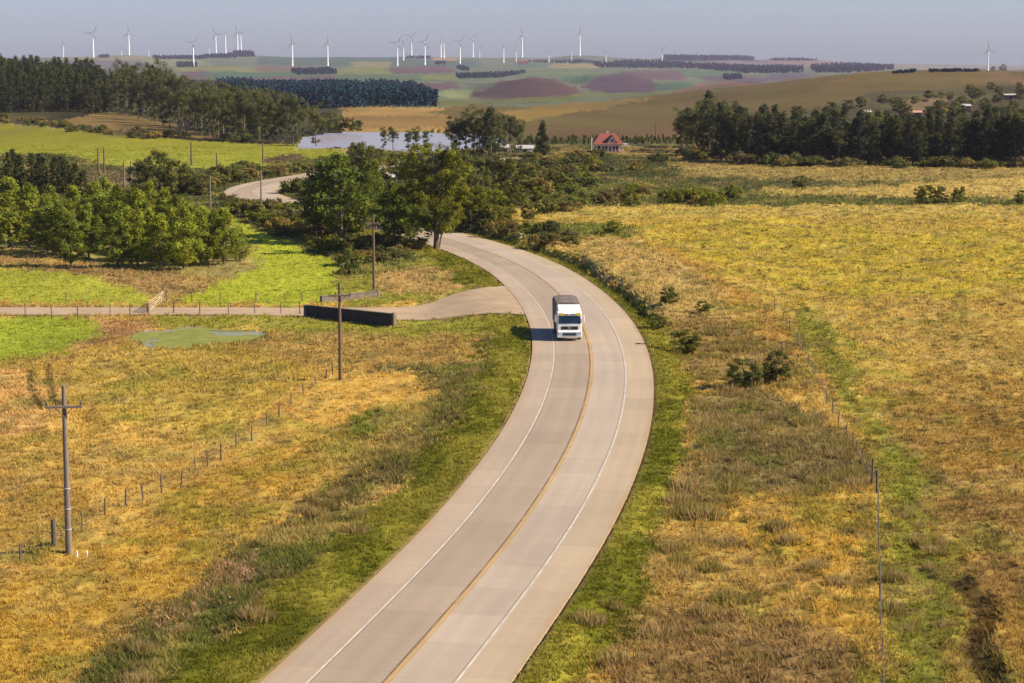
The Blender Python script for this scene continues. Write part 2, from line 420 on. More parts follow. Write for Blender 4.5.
def land(X, Y, Z):
    """colour (linear albedo), grass height, density for ground points"""
    px, py = proj(X, Y, Z)
    w = (np.maximum(py, 55) - 55) * .016 + .35
    q = np.maximum(Y, 60)
    s1 = q * .006 + .6
    w2 = np.where(py < 110, 1.9, 1.0)
    jr = np.random.default_rng(3)
    px = px + w * w2 * (8.0 * (fbm(X / s1, Y / s1 / 2, 31, 3) - .5) + jr.normal(0, 1.3, len(px)))
    py = py + w * w2 * (2.4 * (fbm(X / s1, Y / s1 / 2, 57, 3) - .5) + jr.normal(0, .36, len(px)))
    n = len(px)
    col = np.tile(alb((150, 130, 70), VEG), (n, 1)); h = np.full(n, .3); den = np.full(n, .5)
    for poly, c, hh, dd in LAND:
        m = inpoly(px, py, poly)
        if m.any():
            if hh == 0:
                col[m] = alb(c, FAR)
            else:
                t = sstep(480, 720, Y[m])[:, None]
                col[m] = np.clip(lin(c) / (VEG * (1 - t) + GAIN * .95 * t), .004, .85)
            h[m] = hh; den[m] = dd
    # broad patchiness of real pasture
    d = road_dist(X, Y)
    nearm = Y < 640
    g = fbm(X / 9, Y / 14, 71, 3); g2 = fbm(X / 3.1, Y / 4.5, 83, 3)
    gf = fbm(X / 60, Y / 160, 77, 3); gf2 = fbm(X / 22, Y / 70, 79, 2)
    v = np.where(nearm, .82 + .36 * g, .68 + .40 * gf + .24 * fbm(X / 14, Y / 30, 78, 3))
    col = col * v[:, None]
    k = np.where(~nearm & (Y > 1500), sstep(.66, .78, gf2) * .5, 0)[:, None]; col = col * (1 - k) + alb((70, 88, 74), FAR) * k
    k = np.where(~nearm & (Y <= 1500), sstep(.5, .75, gf2) * .4, 0)[:, None]; col = col * (1 - k) + alb((104, 92, 48), VEG) * k
    grn = alb((116, 118, 34), VEG); brn = alb((136, 104, 60), VEG); gold = alb((198, 160, 82), VEG)
    wild = nearm & (h > .25)
    k = np.where(wild, sstep(.52, .76, g2) * .42, 0)[:, None]; col = col * (1 - k) + grn * k
    g3 = fbm(X / 2.2 + 50, Y / 3.4, 91, 3)
    k = np.where(wild, sstep(.52, .78, g3) * .45, 0)[:, None]; col = col * (1 - k) + brn * k
    g4 = fbm(X / 4.2 + 90, Y / 6.4, 97, 3)
    k = np.where(wild, sstep(.54, .76, g4) * .4, 0)[:, None]; col = col * (1 - k) + gold * k
    tussock_shade = fbm(X / .8, Y / 1.5, 101, 3)  # small dark flecks: shade between tussocks, painted into the land colour
    k = np.where(wild, sstep(.55, .74, tussock_shade) * np.where(d > 9, .6, .4), 0)[:, None]; col = col * (1 - k) + alb((90, 76, 34), VEG) * k
    # mown green verge along the road
    ln = fbm(X / 2.0, Y / 3.0, 41, 2); wl = 3.2 + 2.4 * fbm(X / 7, Y / 12, 43, 2)
    el = -d + LEFT_EDGE; er = d - RIGHT_EDGE
    jt = jr.normal(0, .3, len(px)); ln = ln + jt * .5
    ver = ((d < 0) & (el < wl * (.75 + .7 * ln)) & (Y < 330)) | ((d > 0) & (er < (wl - 1.7 - .6 * sstep(190, 215, Y) + .5 * sstep(110, 160, Y) * (1 - sstep(180, 200, Y))) * (.7 + .7 * ln)) & (Y < 330))
    gv = alb((108, 101, 22), VEG) * (.6 + .62 * fbm(X / 1.1, Y / 1.8, 45, 3))[:, None]
    yv = sstep(.42, .64, fbm(X / 3, Y / 6, 47, 2))[:, None]
    gv = gv * (1 - yv * .6) + alb((150, 130, 44), VEG) * yv * .6
    col = np.where(ver[:, None], gv, col); h = np.where(ver, .34, h); den = np.where(ver, 1.6, den)
    # dry crumbs right at the slab's edge
    e = np.minimum(np.where(d < 0, el, 99), np.where(d > 0, er, 99))
    k = ((1 - sstep(.05, .55, e)) * .75)[:, None]; col = col * (1 - k) + alb((150, 124, 82)) * k
    h = np.where(e < .3, .05, h)
    ds = np.where(d > -3, 99, line_dist(SIDE, X, Y, SIDE_HW))
    k = (1 - sstep(.05, 1.2, ds))[:, None] * .6; col = col * (1 - k) + alb((176, 146, 104)) * k
    gul = line_dist(GULLY, X, Y)
    k = (1 - sstep(.2, 1.2, gul))[:, None] * .75; col = col * (1 - k) + alb((70, 52, 36)) * k
    for R in RUTS:
        k = (1 - sstep(.1, .7, line_dist(R, X, Y)))[:, None] * .7; col = col * (1 - k) + alb((84, 76, 34)) * k
    den = np.where((np.abs(d) < 5.75) | (ds < .15), 0, den)
    lum = (col * [.3, .6, .1]).sum(1)[:, None]
    col = np.where((nearm & (h > .05))[:, None], col * .98 + lum * .02 * np.array([.98, 1.03, .9]), col)
    return np.clip(col, .004, .85), h, den


# ------------------------------------------------------------------ mesh and object helpers
def mesh_np(name, V, Fa, mats=(), smoothf=False, colors=None, mat_idx=None):
    """V (n,3); Fa (m,3) or (m,4)"""
    V = np.asarray(V, np.float32); Fa = np.asarray(Fa, np.int32)
    me = bpy.data.meshes.new(name)
    k = Fa.shape[1]
    me.vertices.add(len(V)); me.vertices.foreach_set('co', V.ravel())
    me.loops.add(Fa.size); me.loops.foreach_set('vertex_index', Fa.ravel())
    me.polygons.add(len(Fa)); me.polygons.foreach_set('loop_start', np.arange(0, Fa.size, k, dtype=np.int32))
    me.update(calc_edges=True)
    me.polygons.foreach_set('use_smooth', np.full(len(Fa), bool(smoothf)))
    if mat_idx is not None:
        me.polygons.foreach_set('material_index', np.asarray(mat_idx, np.int32))
    if colors is not None:
        a = me.color_attributes.new('tint', 'FLOAT_COLOR', 'POINT')
        c = np.ones((len(V), 4), np.float32); c[:, :3] = colors
        a.data.foreach_set('color', c.ravel())
    for m in mats:
        me.materials.append(m)
    return me


def link(name, me, parent=None, loc=None):
    o = bpy.data.objects.new(name, me)
    COL.objects.link(o)
    if parent is not None:
        o.parent = parent
    if loc is not None:
        o.location = loc
    return o


def tag(o, label=None, cat=None, group=None, kind=None):
    if label: o['label'] = label
    if cat: o['category'] = cat
    if group: o['group'] = group
    if kind: o['kind'] = kind
    return o


def thing(name, label, cat, loc=(0, 0, 0), rz=0.0, group=None):
    o = bpy.data.objects.new(name, None); COL.objects.link(o)
    o.location = loc; o.rotation_euler = (0, 0, rz); o.empty_display_size = .5
    return tag(o, label, cat, group)


def dup(root, loc, rz=0.0, sc=1.0, label=None, group=None):
    r = root.copy(); COL.objects.link(r); r.location = loc; r.rotation_euler = (0, 0, rz)
    r.scale = (sc, sc, sc) if not isinstance(sc, tuple) else sc
    if label: r['label'] = label
    if group: r['group'] = group
    for ch in root.children:
        c = ch.copy(); COL.objects.link(c); c.parent = r
        for g in ch.children:
            d = g.copy(); COL.objects.link(d); d.parent = c
    return r


class MB:
    """collects boxes, tubes and prisms into one mesh"""
    def __init__(s): s.v = []; s.f = []

    def add(s, vs, fs):
        b = len(s.v); s.v += [tuple(p) for p in vs]; s.f += [tuple(i + b for i in q) for q in fs]; return s

    def box(s, x0, x1, y0, y1, z0, z1):
        return s.add([(x0, y0, z0), (x1, y0, z0), (x1, y1, z0), (x0, y1, z0), (x0, y0, z1), (x1, y0, z1), (x1, y1, z1), (x0, y1, z1)],
                     [(0, 3, 2, 1), (4, 5, 6, 7), (0, 1, 5, 4), (1, 2, 6, 5), (2, 3, 7, 6), (3, 0, 4, 7)])

    def tube(s, a, b, r0, r1=None, n=10, caps=True):
        a = Vector(a); b = Vector(b); r1 = r0 if r1 is None else r1
        z = (b - a).normalized(); x = z.orthogonal().normalized(); y = z.cross(x)
        vs = []
        for p, r in ((a, r0), (b, r1)):
            for k in range(n):
                t = 2 * math.pi * k / n
                vs.append(p + x * (r * math.cos(t)) + y * (r * math.sin(t)))
        fs = [(k, (k + 1) % n, n + (k + 1) % n, n + k) for k in range(n)]
        if caps: fs += [tuple(range(n - 1, -1, -1)), tuple(range(n, 2 * n))]
        return s.add(vs, fs)

    def path(s, pts, rad, n=7):
        for i in range(len(pts) - 1):
            s.tube(pts[i], pts[i + 1], rad[i], rad[i + 1], n)
        return s

    def prism(s, outline, y0, y1, axis='y'):
        """outline of (a,b): extruded along an axis. axis y: a=x b=z; axis x: a=y b=z; axis z: a=x b=y"""
        n = len(outline)
        def P(a, b, t): return (a, t, b) if axis == 'y' else ((t, a, b) if axis == 'x' else (a, b, t))
        vs = [P(a, b, y0) for a, b in outline] + [P(a, b, y1) for a, b in outline]
        fs = [(k, (k + 1) % n, n + (k + 1) % n, n + k) for k in range(n)] + [tuple(range(n - 1, -1, -1)), tuple(range(n, 2 * n))]
        return s.add(vs, fs)

    def build(s, name, mat, parent=None, bevel=0, seg=2, smoothf=False, loc=None):
        me = bpy.data.meshes.new(name)
        bm = bmesh.new()
        vs = [bm.verts.new(p) for p in s.v]
        for q in s.f:
            try: bm.faces.new([vs[i] for i in q])
            except ValueError: pass
        bmesh.ops.recalc_face_normals(bm, faces=bm.faces)
        if bevel:
            ed = [e for e in bm.edges if len(e.link_faces) == 2 and e.calc_face_angle(0) > .5]
            bmesh.ops.bevel(bm, geom=ed, offset=bevel, segments=seg, affect='EDGES', profile=.5, clamp_overlap=True)
        bm.to_mesh(me); bm.free()
        if smoothf:
            for p in me.polygons: p.use_smooth = True
        for m in (mat if isinstance(mat, (list, tuple)) else [mat]):
            me.materials.append(m)
        return link(name, me, parent, loc)


# ------------------------------------------------------------------ materials
def newmat(name):
    m = bpy.data.materials.new(name); m.use_nodes = True
    nt = m.node_tree
    return m, nt, nt.nodes['Principled BSDF']


def plain(name, rgb, rough=.6, metal=0, noise=.12, scale=3.0, spec=.4):
    m, nt, b = newmat(name)
    tc = nt.nodes.new('ShaderNodeTexCoord'); nz = nt.nodes.new('ShaderNodeTexNoise')
    nz.inputs['Scale'].default_value = scale; nz.inputs['Detail'].default_value = 5
    nt.links.new(tc.outputs['Object'], nz.inputs['Vector'])
    mr = nt.nodes.new('ShaderNodeMapRange'); mr.inputs[3].default_value = 1 - noise * 1.6; mr.inputs[4].default_value = 1 + noise * 1.6
    nt.links.new(nz.outputs['Fac'], mr.inputs[0])
    mx = nt.nodes.new('ShaderNodeMix'); mx.data_type = 'RGBA'; mx.blend_type = 'MULTIPLY'; mx.inputs[0].default_value = 1
    mx.inputs[6].default_value = (*rgb, 1); nt.links.new(mr.outputs[0], mx.inputs[7])
    nt.links.new(mx.outputs[2], b.inputs['Base Color'])
    b.inputs['Roughness'].default_value = rough; b.inputs['Metallic'].default_value = metal
    b.inputs['Specular IOR Level'].default_value = spec
    return m


def tinted(name, rgb, rough=.8, translucent=.0, rnd=.0, attr=True, spec=.15, hue=(1, 1, 1)):
    """leaf / grass material: colour attribute times a colour, with a slight per-object change"""
    m, nt, b = newmat(name)
    mx = nt.nodes.new('ShaderNodeMix'); mx.data_type = 'RGBA'; mx.blend_type = 'MULTIPLY'; mx.inputs[0].default_value = 1
    mx.inputs[6].default_value = (*rgb, 1)
    if attr:
        at = nt.nodes.new('ShaderNodeAttribute'); at.attribute_name = 'tint'
        nt.links.new(at.outputs['Color'], mx.inputs[7])
    else:
        mx.inputs[7].default_value = (1, 1, 1, 1)
    out = mx.outputs[2]
    if rnd:
        oi = nt.nodes.new('ShaderNodeObjectInfo')
        cr = nt.nodes.new('ShaderNodeValToRGB')
        cr.color_ramp.elements[0].color = (1 - rnd, 1 - rnd * .9, 1 - rnd * .2, 1); cr.color_ramp.elements[1].color = (1 + rnd * hue[0], 1 + rnd * .7 * hue[1], 1 - rnd * .3, 1)
        nt.links.new(oi.outputs['Random'], cr.inputs[0])
        m2 = nt.nodes.new('ShaderNodeMix'); m2.data_type = 'RGBA'; m2.blend_type = 'MULTIPLY'; m2.inputs[0].default_value = 1
        nt.links.new(out, m2.inputs[6]); nt.links.new(cr.outputs[0], m2.inputs[7]); out = m2.outputs[2]
    nt.links.new(out, b.inputs['Base Color'])
    b.inputs['Roughness'].default_value = rough; b.inputs['Specular IOR Level'].default_value = spec
    if translucent:
        tr = nt.nodes.new('ShaderNodeBsdfTranslucent'); nt.links.new(out, tr.inputs['Color'])
        ms = nt.nodes.new('ShaderNodeMixShader'); ms.inputs[0].default_value = translucent
        nt.links.new(b.outputs[0], ms.inputs[1]); nt.links.new(tr.outputs[0], ms.inputs[2])
        nt.links.new(ms.outputs[0], nt.nodes['Material Output'].inputs['Surface'])
    return m


def ground_material():
    m, nt, b = newmat('pasture')
    at = nt.nodes.new('ShaderNodeAttribute'); at.attribute_name = 'tint'
    geo = nt.nodes.new('ShaderNodeNewGeometry')
    out = at.outputs['Color']
    for sc, lo, hi, st in ((1.6, .82, 1.18, 6), (.32, .86, 1.14, 4), (.012, .9, 1.1, 5)):
        mp = nt.nodes.new('ShaderNodeMapping'); mp.inputs['Scale'].default_value = (sc, sc * .7, sc)
        nt.links.new(geo.outputs['Position'], mp.inputs['Vector'])
        nz = nt.nodes.new('ShaderNodeTexNoise'); nz.inputs['Scale'].default_value = 1; nz.inputs['Detail'].default_value = st; nz.inputs['Roughness'].default_value = .62
        nt.links.new(mp.outputs[0], nz.inputs['Vector'])
        mr = nt.nodes.new('ShaderNodeMapRange'); mr.inputs[1].default_value = .3; mr.inputs[2].default_value = .7; mr.inputs[3].default_value = lo; mr.inputs[4].default_value = hi
        nt.links.new(nz.outputs['Fac'], mr.inputs[0])
        mx = nt.nodes.new('ShaderNodeMix'); mx.data_type = 'RGBA'; mx.blend_type = 'MULTIPLY'; mx.inputs[0].default_value = 1
        nt.links.new(out, mx.inputs[6]); nt.links.new(mr.outputs[0], mx.inputs[7]); out = mx.outputs[2]
    nt.links.new(out, b.inputs['Base Color'])
    b.inputs['Roughness'].default_value = .95; b.inputs['Specular IOR Level'].default_value = .05
    return m


def concrete_material():
    m, nt, b = newmat('concrete_slabs')
    N = nt.nodes.new; L = nt.links.new
    uv = N('ShaderNodeUVMap'); uv.uv_map = 'slab'
    sp = N('ShaderNodeSeparateXYZ'); L(uv.outputs[0], sp.inputs[0])
    u, v = sp.outputs[0], sp.outputs[1]           # metres across, metres along

    def math_(op, a, bb=None, c=None):
        n = N('ShaderNodeMath'); n.operation = op
        for i, x in enumerate((a, bb, c)):
            if x is None: continue
            if isinstance(x, (int, float)): n.inputs[i].default_value = x
            else: L(x, n.inputs[i])
        return n.outputs[0]

    def mix(kind, fac, a, bb):
        n = N('ShaderNodeMix'); n.data_type = 'RGBA'; n.blend_type = kind
        for s, x in ((n.inputs[0], fac), (n.inputs[6], a), (n.inputs[7], bb)):
            if isinstance(x, (int, float)): s.default_value = x
            elif isinstance(x, tuple): s.default_value = (*x, 1)
            else: L(x, s)
        return n.outputs[2]

    def ramp(x, a, c, lo, hi):
        n = N('ShaderNodeMapRange'); n.inputs[1].default_value = a; n.inputs[2].default_value = c; n.inputs[3].default_value = lo; n.inputs[4].default_value = hi
        L(x, n.inputs[0]); return n.outputs[0]

    def noise(su, sv, det=4, off=0):
        mp = N('ShaderNodeMapping'); mp.inputs['Scale'].default_value = (su, sv, 1); mp.inputs['Location'].default_value = (off, off * .7, off)
        L(uv.outputs[0], mp.inputs[0])
        n = N('ShaderNodeTexNoise'); n.inputs['Scale'].default_value = 1; n.inputs['Detail'].default_value = det; n.inputs['Roughness'].default_value = .6
        L(mp.outputs[0], n.inputs['Vector']); return n.outputs['Fac']
    # lanes: shoulder, lane, lane, shoulder
    l1 = math_('GREATER_THAN', u, LEFT_LINE - .12); l2 = math_('GREATER_THAN', u, .0); l3 = math_('GREATER_THAN', u, RIGHT_LINE + .12)
    lane = math_('ADD', math_('ADD', l1, l2), l3)
    CG = GAIN * np.array([1.04, 1.01, 1.02])
    cs = tuple(alb((214, 187, 158), CG)); 
    c = mix('MIX', l1, cs, tuple(alb((204, 178, 150), CG)))
    c = mix('MIX', l2, c, tuple(alb((219, 194, 168), CG)))
    c = mix('MIX', l3, c, tuple(alb((222, 194, 158), CG)))
    slab = math_('FLOOR', math_('DIVIDE', v, 5.0))
    wn = N('ShaderNodeTexWhiteNoise'); wn.noise_dimensions = '2D'
    cb = N('ShaderNodeCombineXYZ'); L(slab, cb.inputs[0]); L(lane, cb.inputs[1]); L(cb.outputs[0], wn.inputs['Vector'])
    c = mix('MULTIPLY', 1.0, c, ramp(wn.outputs['Value'], 0, 1, .925, 1.06))
    c = mix('MULTIPLY', 1.0, c, ramp(noise(.16, .035, 4), .3, .7, .92, 1.07))
    c = mix('MULTIPLY', 1.0, c, ramp(noise(1.6, .03, 5, 7), .3, .7, .94, 1.05))
    c = mix('MULTIPLY', 1.0, c, ramp(noise(.3, 1.4, 3, 3), .3, .7, .965, 1.03))
    c = mix('MULTIPLY', 1.0, c, ramp(noise(9, 9, 3, 5), .3, .7, .95, 1.05))
    # wheel paths: rubber and oil down the middle of the lanes
    for cx, wd, k in ((-2.5, .35, .07), (-1.0, .35, .07), (.9, .35, .035), (2.3, .35, .035)):
        d = math_('ABSOLUTE', math_('SUBTRACT', u, cx))
        f = ramp(d, .1, wd + .25, k, 0)
        c = mix('MIX', f, c, (.09, .08, .075))
    # joints: fine dark saw cuts
    fr = math_('ABSOLUTE', math_('SUBTRACT', math_('FRACT', math_('DIVIDE', v, 5.0)), .5))
    j = math_('MULTIPLY', math_('GREATER_THAN', fr, .4955), ramp(noise(.5, .2, 2, 9), .35, .6, .1, .34))
    c = mix('MIX', j, c, (.10, .085, .07))
    # dark crack filler along the middle joint, broken and smeared here and there
    dc = math_('ABSOLUTE', math_('ADD', u, .13))
    sm = noise(.0, .09, 4, 21)
    f = math_('MULTIPLY', math_('LESS_THAN', dc, .045), ramp(noise(0, .25, 4, 11), .38, .5, .35, .85))
    c = mix('MIX', f, c, (.085, .06, .045))
    sm2 = math_('MULTIPLY', ramp(sm, .56, .64, 0, .5), math_('MULTIPLY', math_('LESS_THAN', math_('ABSOLUTE', math_('ADD', u, .34)), .11), ramp(noise(7, .5, 3, 2), .45, .6, 0, 1)))
    c = mix('MIX', sm2, c, (.12, .085, .06))
    # joint beside each edge line
    for x in (LEFT_LINE + .13, RIGHT_LINE - .13):
        f = math_('MULTIPLY', math_('LESS_THAN', math_('ABSOLUTE', math_('SUBTRACT', u, x)), .03), .45)
        c = mix('MIX', f, c, (.10, .085, .07))
    # sandy stain towards the outer edges
    e = ramp(math_('ADD', math_('ABSOLUTE', u), ramp(noise(.6, .12, 4, 13), .3, .7, -.3, .3)), 5.05, 5.55, 0, .6)
    c = mix('MIX', e, c, tuple(alb((205, 168, 122))))
    L(c, b.inputs['Base Color'])
    b.inputs['Roughness'].default_value = .85; b.inputs['Specular IOR Level'].default_value = .25
    return m


M = {}
M['ground'] = ground_material()
M['concrete'] = concrete_material()
M['white_line'] = plain('worn_white_paint', (.47, .42, .36), .7, noise=.35, scale=.7)
M['yellow_line'] = plain('worn_yellow_paint', (.40, .23, .05), .7, noise=.35, scale=.5)
M['gravel'] = plain('packed_gravel', tuple(alb((212, 183, 146))), .95, noise=.2, scale=.35, spec=.1)
M['grass'] = tinted('grass_blades', (1.0, 1.0, 1.0), .8, .5)
M['pine'] = tinted('pine_needles', (.24, .28, .03), .7, .5, .2)
M['pine_mid'] = tinted('roadside_pine_needles', (.125, .165, .02), .7, .45, .2)
M['pine_dark'] = tinted('dark_pine_needles', (.062, .078, .020), .75, .4, .2)
M['gum'] = tinted('gum_leaves', (.105, .118, .036), .7, .45, .25)
M['cypress'] = tinted('cypress_sprays', (.066, .080, .032), .75, .4, .25)
M['leaf'] = tinted('broad_leaves', (.165, .18, .018), .65, .5, .15)
M['leaf_dark'] = tinted('dark_broad_leaves', (.125, .138, .032), .7, .45, .25)
M['scrub'] = tinted('scrub_leaves', (.21, .175, .05), .8, .45, .35)
M['far_wood'] = tinted('far_wood_hazed_leaves', (.006, .034, .056), .8, 0, .1)  # blue of the distant haze mixed into the leaf colour itself
M['bark'] = plain('grey_brown_bark', (.11, .085, .065), .9, noise=.3, scale=2)
M['bark_pale'] = plain('pale_gum_bark', (.15, .12, .09), .85, noise=.3, scale=1.5)
M['pole_wood'] = plain('weathered_pole_wood', (.13, .085, .06), .85, noise=.25, scale=2)
M['pole_grey'] = plain('grey_concrete_pole', (.17, .135, .115), .8, noise=.2, scale=2)
M['post_wood'] = plain('fence_post_wood', (.12, .085, .06), .9, noise=.3, scale=4)
M['ceramic'] = plain('brown_insulator', (.06, .03, .02), .25, noise=.05)
M['wire'] = plain('galvanised_wire', (.25, .24, .23), .45, .7, noise=.05)
M['white_paint'] = plain('white_vehicle_paint', (.82, .81, .79), .28, noise=.02, spec=.5)
M['turbine_white'] = plain('turbine_white', (.85, .85, .86), .5, noise=.02, scale=.05)
M['turbine_blade'] = plain('turbine_blade_grey', (.16, .17, .20), .5, noise=.02, scale=.05)
M['black_rubber'] = plain('tyre_rubber', (.018, .018, .018), .85, noise=.1)
M['black_plastic'] = plain('black_plastic', (.02, .02, .022), .5, noise=.05)
M['tarp'] = plain('brown_grey_tarpaulin', (.20, .165, .14), .8, noise=.2, scale=1.2)
M['chassis'] = plain('chassis_grey', (.05, .05, .05), .7, noise=.1)
M['steel'] = plain('wheel_steel', (.45, .45, .45), .35, .8, noise=.05)
M['glass'] = plain('windscreen_glass', (.015, .035, .045), .06, noise=.02, spec=.8)
M['lamp_glass'] = plain('headlamp_glass', (.45, .55, .6), .1, noise=.02, spec=.8)
M['yellow_sign'] = plain('yellow_roof_board', (.75, .55, .05), .5, noise=.05)
M['teal'] = plain('teal_bumper_inset', (.10, .19, .20), .4, noise=.05)
M['orange'] = plain('orange_reflector', (.8, .2, .02), .4, noise=.02)
M['roof_red'] = plain('red_roof_tiles', (.21, .062, .040), .75, noise=.2, scale=1.4)
M['wall_cream'] = plain('cream_render', (.70, .60, .46), .8, noise=.08)
M['wall_pink'] = plain('salmon_render', (.45, .22, .16), .8, noise=.1)
M['white_wood'] = plain('white_wood', (.78, .76, .72), .6, noise=.06)
M['gate_wood'] = plain('pale_gate_timber', (.36, .29, .18), .8, noise=.2)
M['window_dark'] = plain('dark_window', (.02, .025, .03), .12, noise=.02)
M['wall_dark'] = plain('blackened_concrete', (.042, .036, .033), .9, noise=.35, scale=1.2)
M['wall_old'] = plain('weathered_concrete', (.15, .12, .095), .9, noise=.35, scale=1.5)
M['zinc'] = plain('pale_zinc_sheet', (.44, .43, .41), .55, .1, noise=.1)
M['algae'] = plain('pond_weed', tuple(alb((156, 158, 58))), .8, noise=.32, scale=.7)


def water_material(name, rgb, rough, bump):
    m, nt, b = newmat(name)
    b.inputs['Base Color'].default_value = (*rgb, 1); b.inputs['Roughness'].default_value = rough
    b.inputs['Specular IOR Level'].default_value = .6
    tc = nt.nodes.new('ShaderNodeNewGeometry'); nz = nt.nodes.new('ShaderNodeTexNoise'); nz.inputs['Scale'].default_value = 1.1; nz.inputs['Detail'].default_value = 4
    nt.links.new(tc.outputs['Position'], nz.inputs['Vector'])
    bp = nt.nodes.new('ShaderNodeBump'); bp.inputs['Strength'].default_value = bump; bp.inputs['Distance'].default_value = .1
    nt.links.new(nz.outputs['Fac'], bp.inputs['Height']); nt.links.new(bp.outputs[0], b.inputs['Normal'])
    return m


M['lake'] = water_material('lake_water', (.30, .27, .28), .3, .02)
M['pond'] = water_material('pond_water', (.24, .23, .10), .3, .03)


# ------------------------------------------------------------------ the ground sheet
def build_ground():
    us = np.r_[np.linspace(-2600, -260, 40), np.arange(-240, 1264, 2.0), np.linspace(1290, 3600, 40)]
    rows = np.r_[np.arange(980, 810, -12), np.arange(800, 240, -1.6), np.arange(240, 93, -1.1)]
    Yr = np.array([unproj(512, p)[1] for p in rows])
    Yr = np.r_[-60, 5, 30, Yr[Yr > 40], np.geomspace(Yr[-1] * 1.006, 13400, 210)]
    U, Y = np.meshgrid(us, Yr)
    X = (U - CX) / F * np.maximum(np.abs(Y), 55)
    n, mcol = U.shape
    Xf = X.ravel(); Yf = Y.ravel()
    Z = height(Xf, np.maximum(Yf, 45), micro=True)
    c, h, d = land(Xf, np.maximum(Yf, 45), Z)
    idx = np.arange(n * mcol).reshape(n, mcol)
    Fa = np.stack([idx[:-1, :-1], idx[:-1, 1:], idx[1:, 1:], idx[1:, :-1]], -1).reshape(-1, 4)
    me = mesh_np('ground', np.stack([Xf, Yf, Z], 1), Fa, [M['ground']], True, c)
    return tag(link('ground', me), kind='structure')


build_ground()


# ------------------------------------------------------------------ roads
def strip(name, P, T_N, offs, mat, z, thick=0.0, uv=False, parent=None, zfun=None):
    """a sheet along a line with lateral offsets (metres)"""
    n = len(P); k = len(offs)
    V = []
    for o in offs:
        oo = o if np.ndim(o) else np.full(n, o)
        q = P + T_N * oo[:, None]
        zz = np.full(n, z) if zfun is None else zfun(q[:, 0], q[:, 1]) + z
        V.append(np.c_[q, zz])
    V = np.stack(V, 1).reshape(-1, 3)                    # n*k
    idx = np.arange(n * k).reshape(n, k)
    Fa = np.stack([idx[:-1, :-1], idx[:-1, 1:], idx[1:, 1:], idx[1:, :-1]], -1).reshape(-1, 4)
    nv = len(V)
    if thick:
        lo = V.copy(); lo[:, 2] -= thick
        V = np.r_[V, lo]
        l = idx[:, 0]; r = idx[:, -1]
        Fl = np.stack([l[:-1] + nv, l[:-1], l[1:], l[1:] + nv], -1); Fr = np.stack([r[:-1], r[:-1] + nv, r[1:] + nv, r[1:]], -1)
        Fa = np.r_[Fa, Fl, Fr]
    me = mesh_np(name, V, Fa, [mat], False)
    if uv:
        along = np.r_[0, np.cumsum(np.linalg.norm(np.diff(P, axis=0), axis=1))]
        ou = np.array([np.mean(o) for o in offs])
        UV = np.stack(np.meshgrid(along, ou, indexing='ij')[::-1], -1).reshape(-1, 2)
        if thick: UV = np.r_[UV, UV]
        li = np.empty(len(me.loops), np.int32); me.loops.foreach_get('vertex_index', li)
        l = me.uv_layers.new(name='slab'); l.data.foreach_set('uv', UV[li].astype(np.float32).ravel())
    return link(name, me, parent)


hw = strip('road', ROAD, RN, [LEFT_EDGE, -3.45, -1.7, 0, 1.6, 3.1, RIGHT_EDGE], M['concrete'], .03, .28, True)
tag(hw, kind='structure')
strip('edge_line', ROAD, RN, [LEFT_LINE - .055, LEFT_LINE + .055], M['white_line'], .036, parent=hw)
strip('edge_line', ROAD, RN, [RIGHT_LINE - .055, RIGHT_LINE + .055], M['white_line'], .036, parent=hw)
strip('centre_line', ROAD, RN, [-.06, .04], M['yellow_line'], .036, parent=hw)
strip('centre_line', ROAD, RN, [.13, .20], M['yellow_line'], .036, parent=hw)

_st = np.gradient(SIDE, axis=0); _st /= np.linalg.norm(_st, axis=1)[:, None]
_sn = np.stack([_st[:, 1], -_st[:, 0]], 1)
_keep = road_dist(SIDE[:, 0], SIDE[:, 1]) < -3.5
_wob = (fbm(np.arange(len(SIDE)) / 5., np.zeros(len(SIDE)), 5, 3) - .5)
sr = strip('side_road', SIDE[_keep], _sn[_keep], [(-SIDE_HW + _wob * .8)[_keep], (-SIDE_HW * .5)[_keep], 0 * SIDE_HW[_keep], (SIDE_HW * .5)[_keep], (SIDE_HW + _wob * .8)[_keep]], M['gravel'], .005, .2,
           zfun=lambda a, b: height(a, b))
tag(sr, kind='structure')


# ------------------------------------------------------------------ water
def sheet(name, pts, mat, parent=None):
    me = bpy.data.meshes.new(name); bm = bmesh.new()
    bm.faces.new([bm.verts.new(p) for p in pts]); bmesh.ops.recalc_face_normals(bm, faces=bm.faces)
    for f in bm.faces:
        if f.normal.z < 0: f.normal_flip()
    bm.to_mesh(me); bm.free(); me.materials.append(mat)
    return link(name, me, parent)


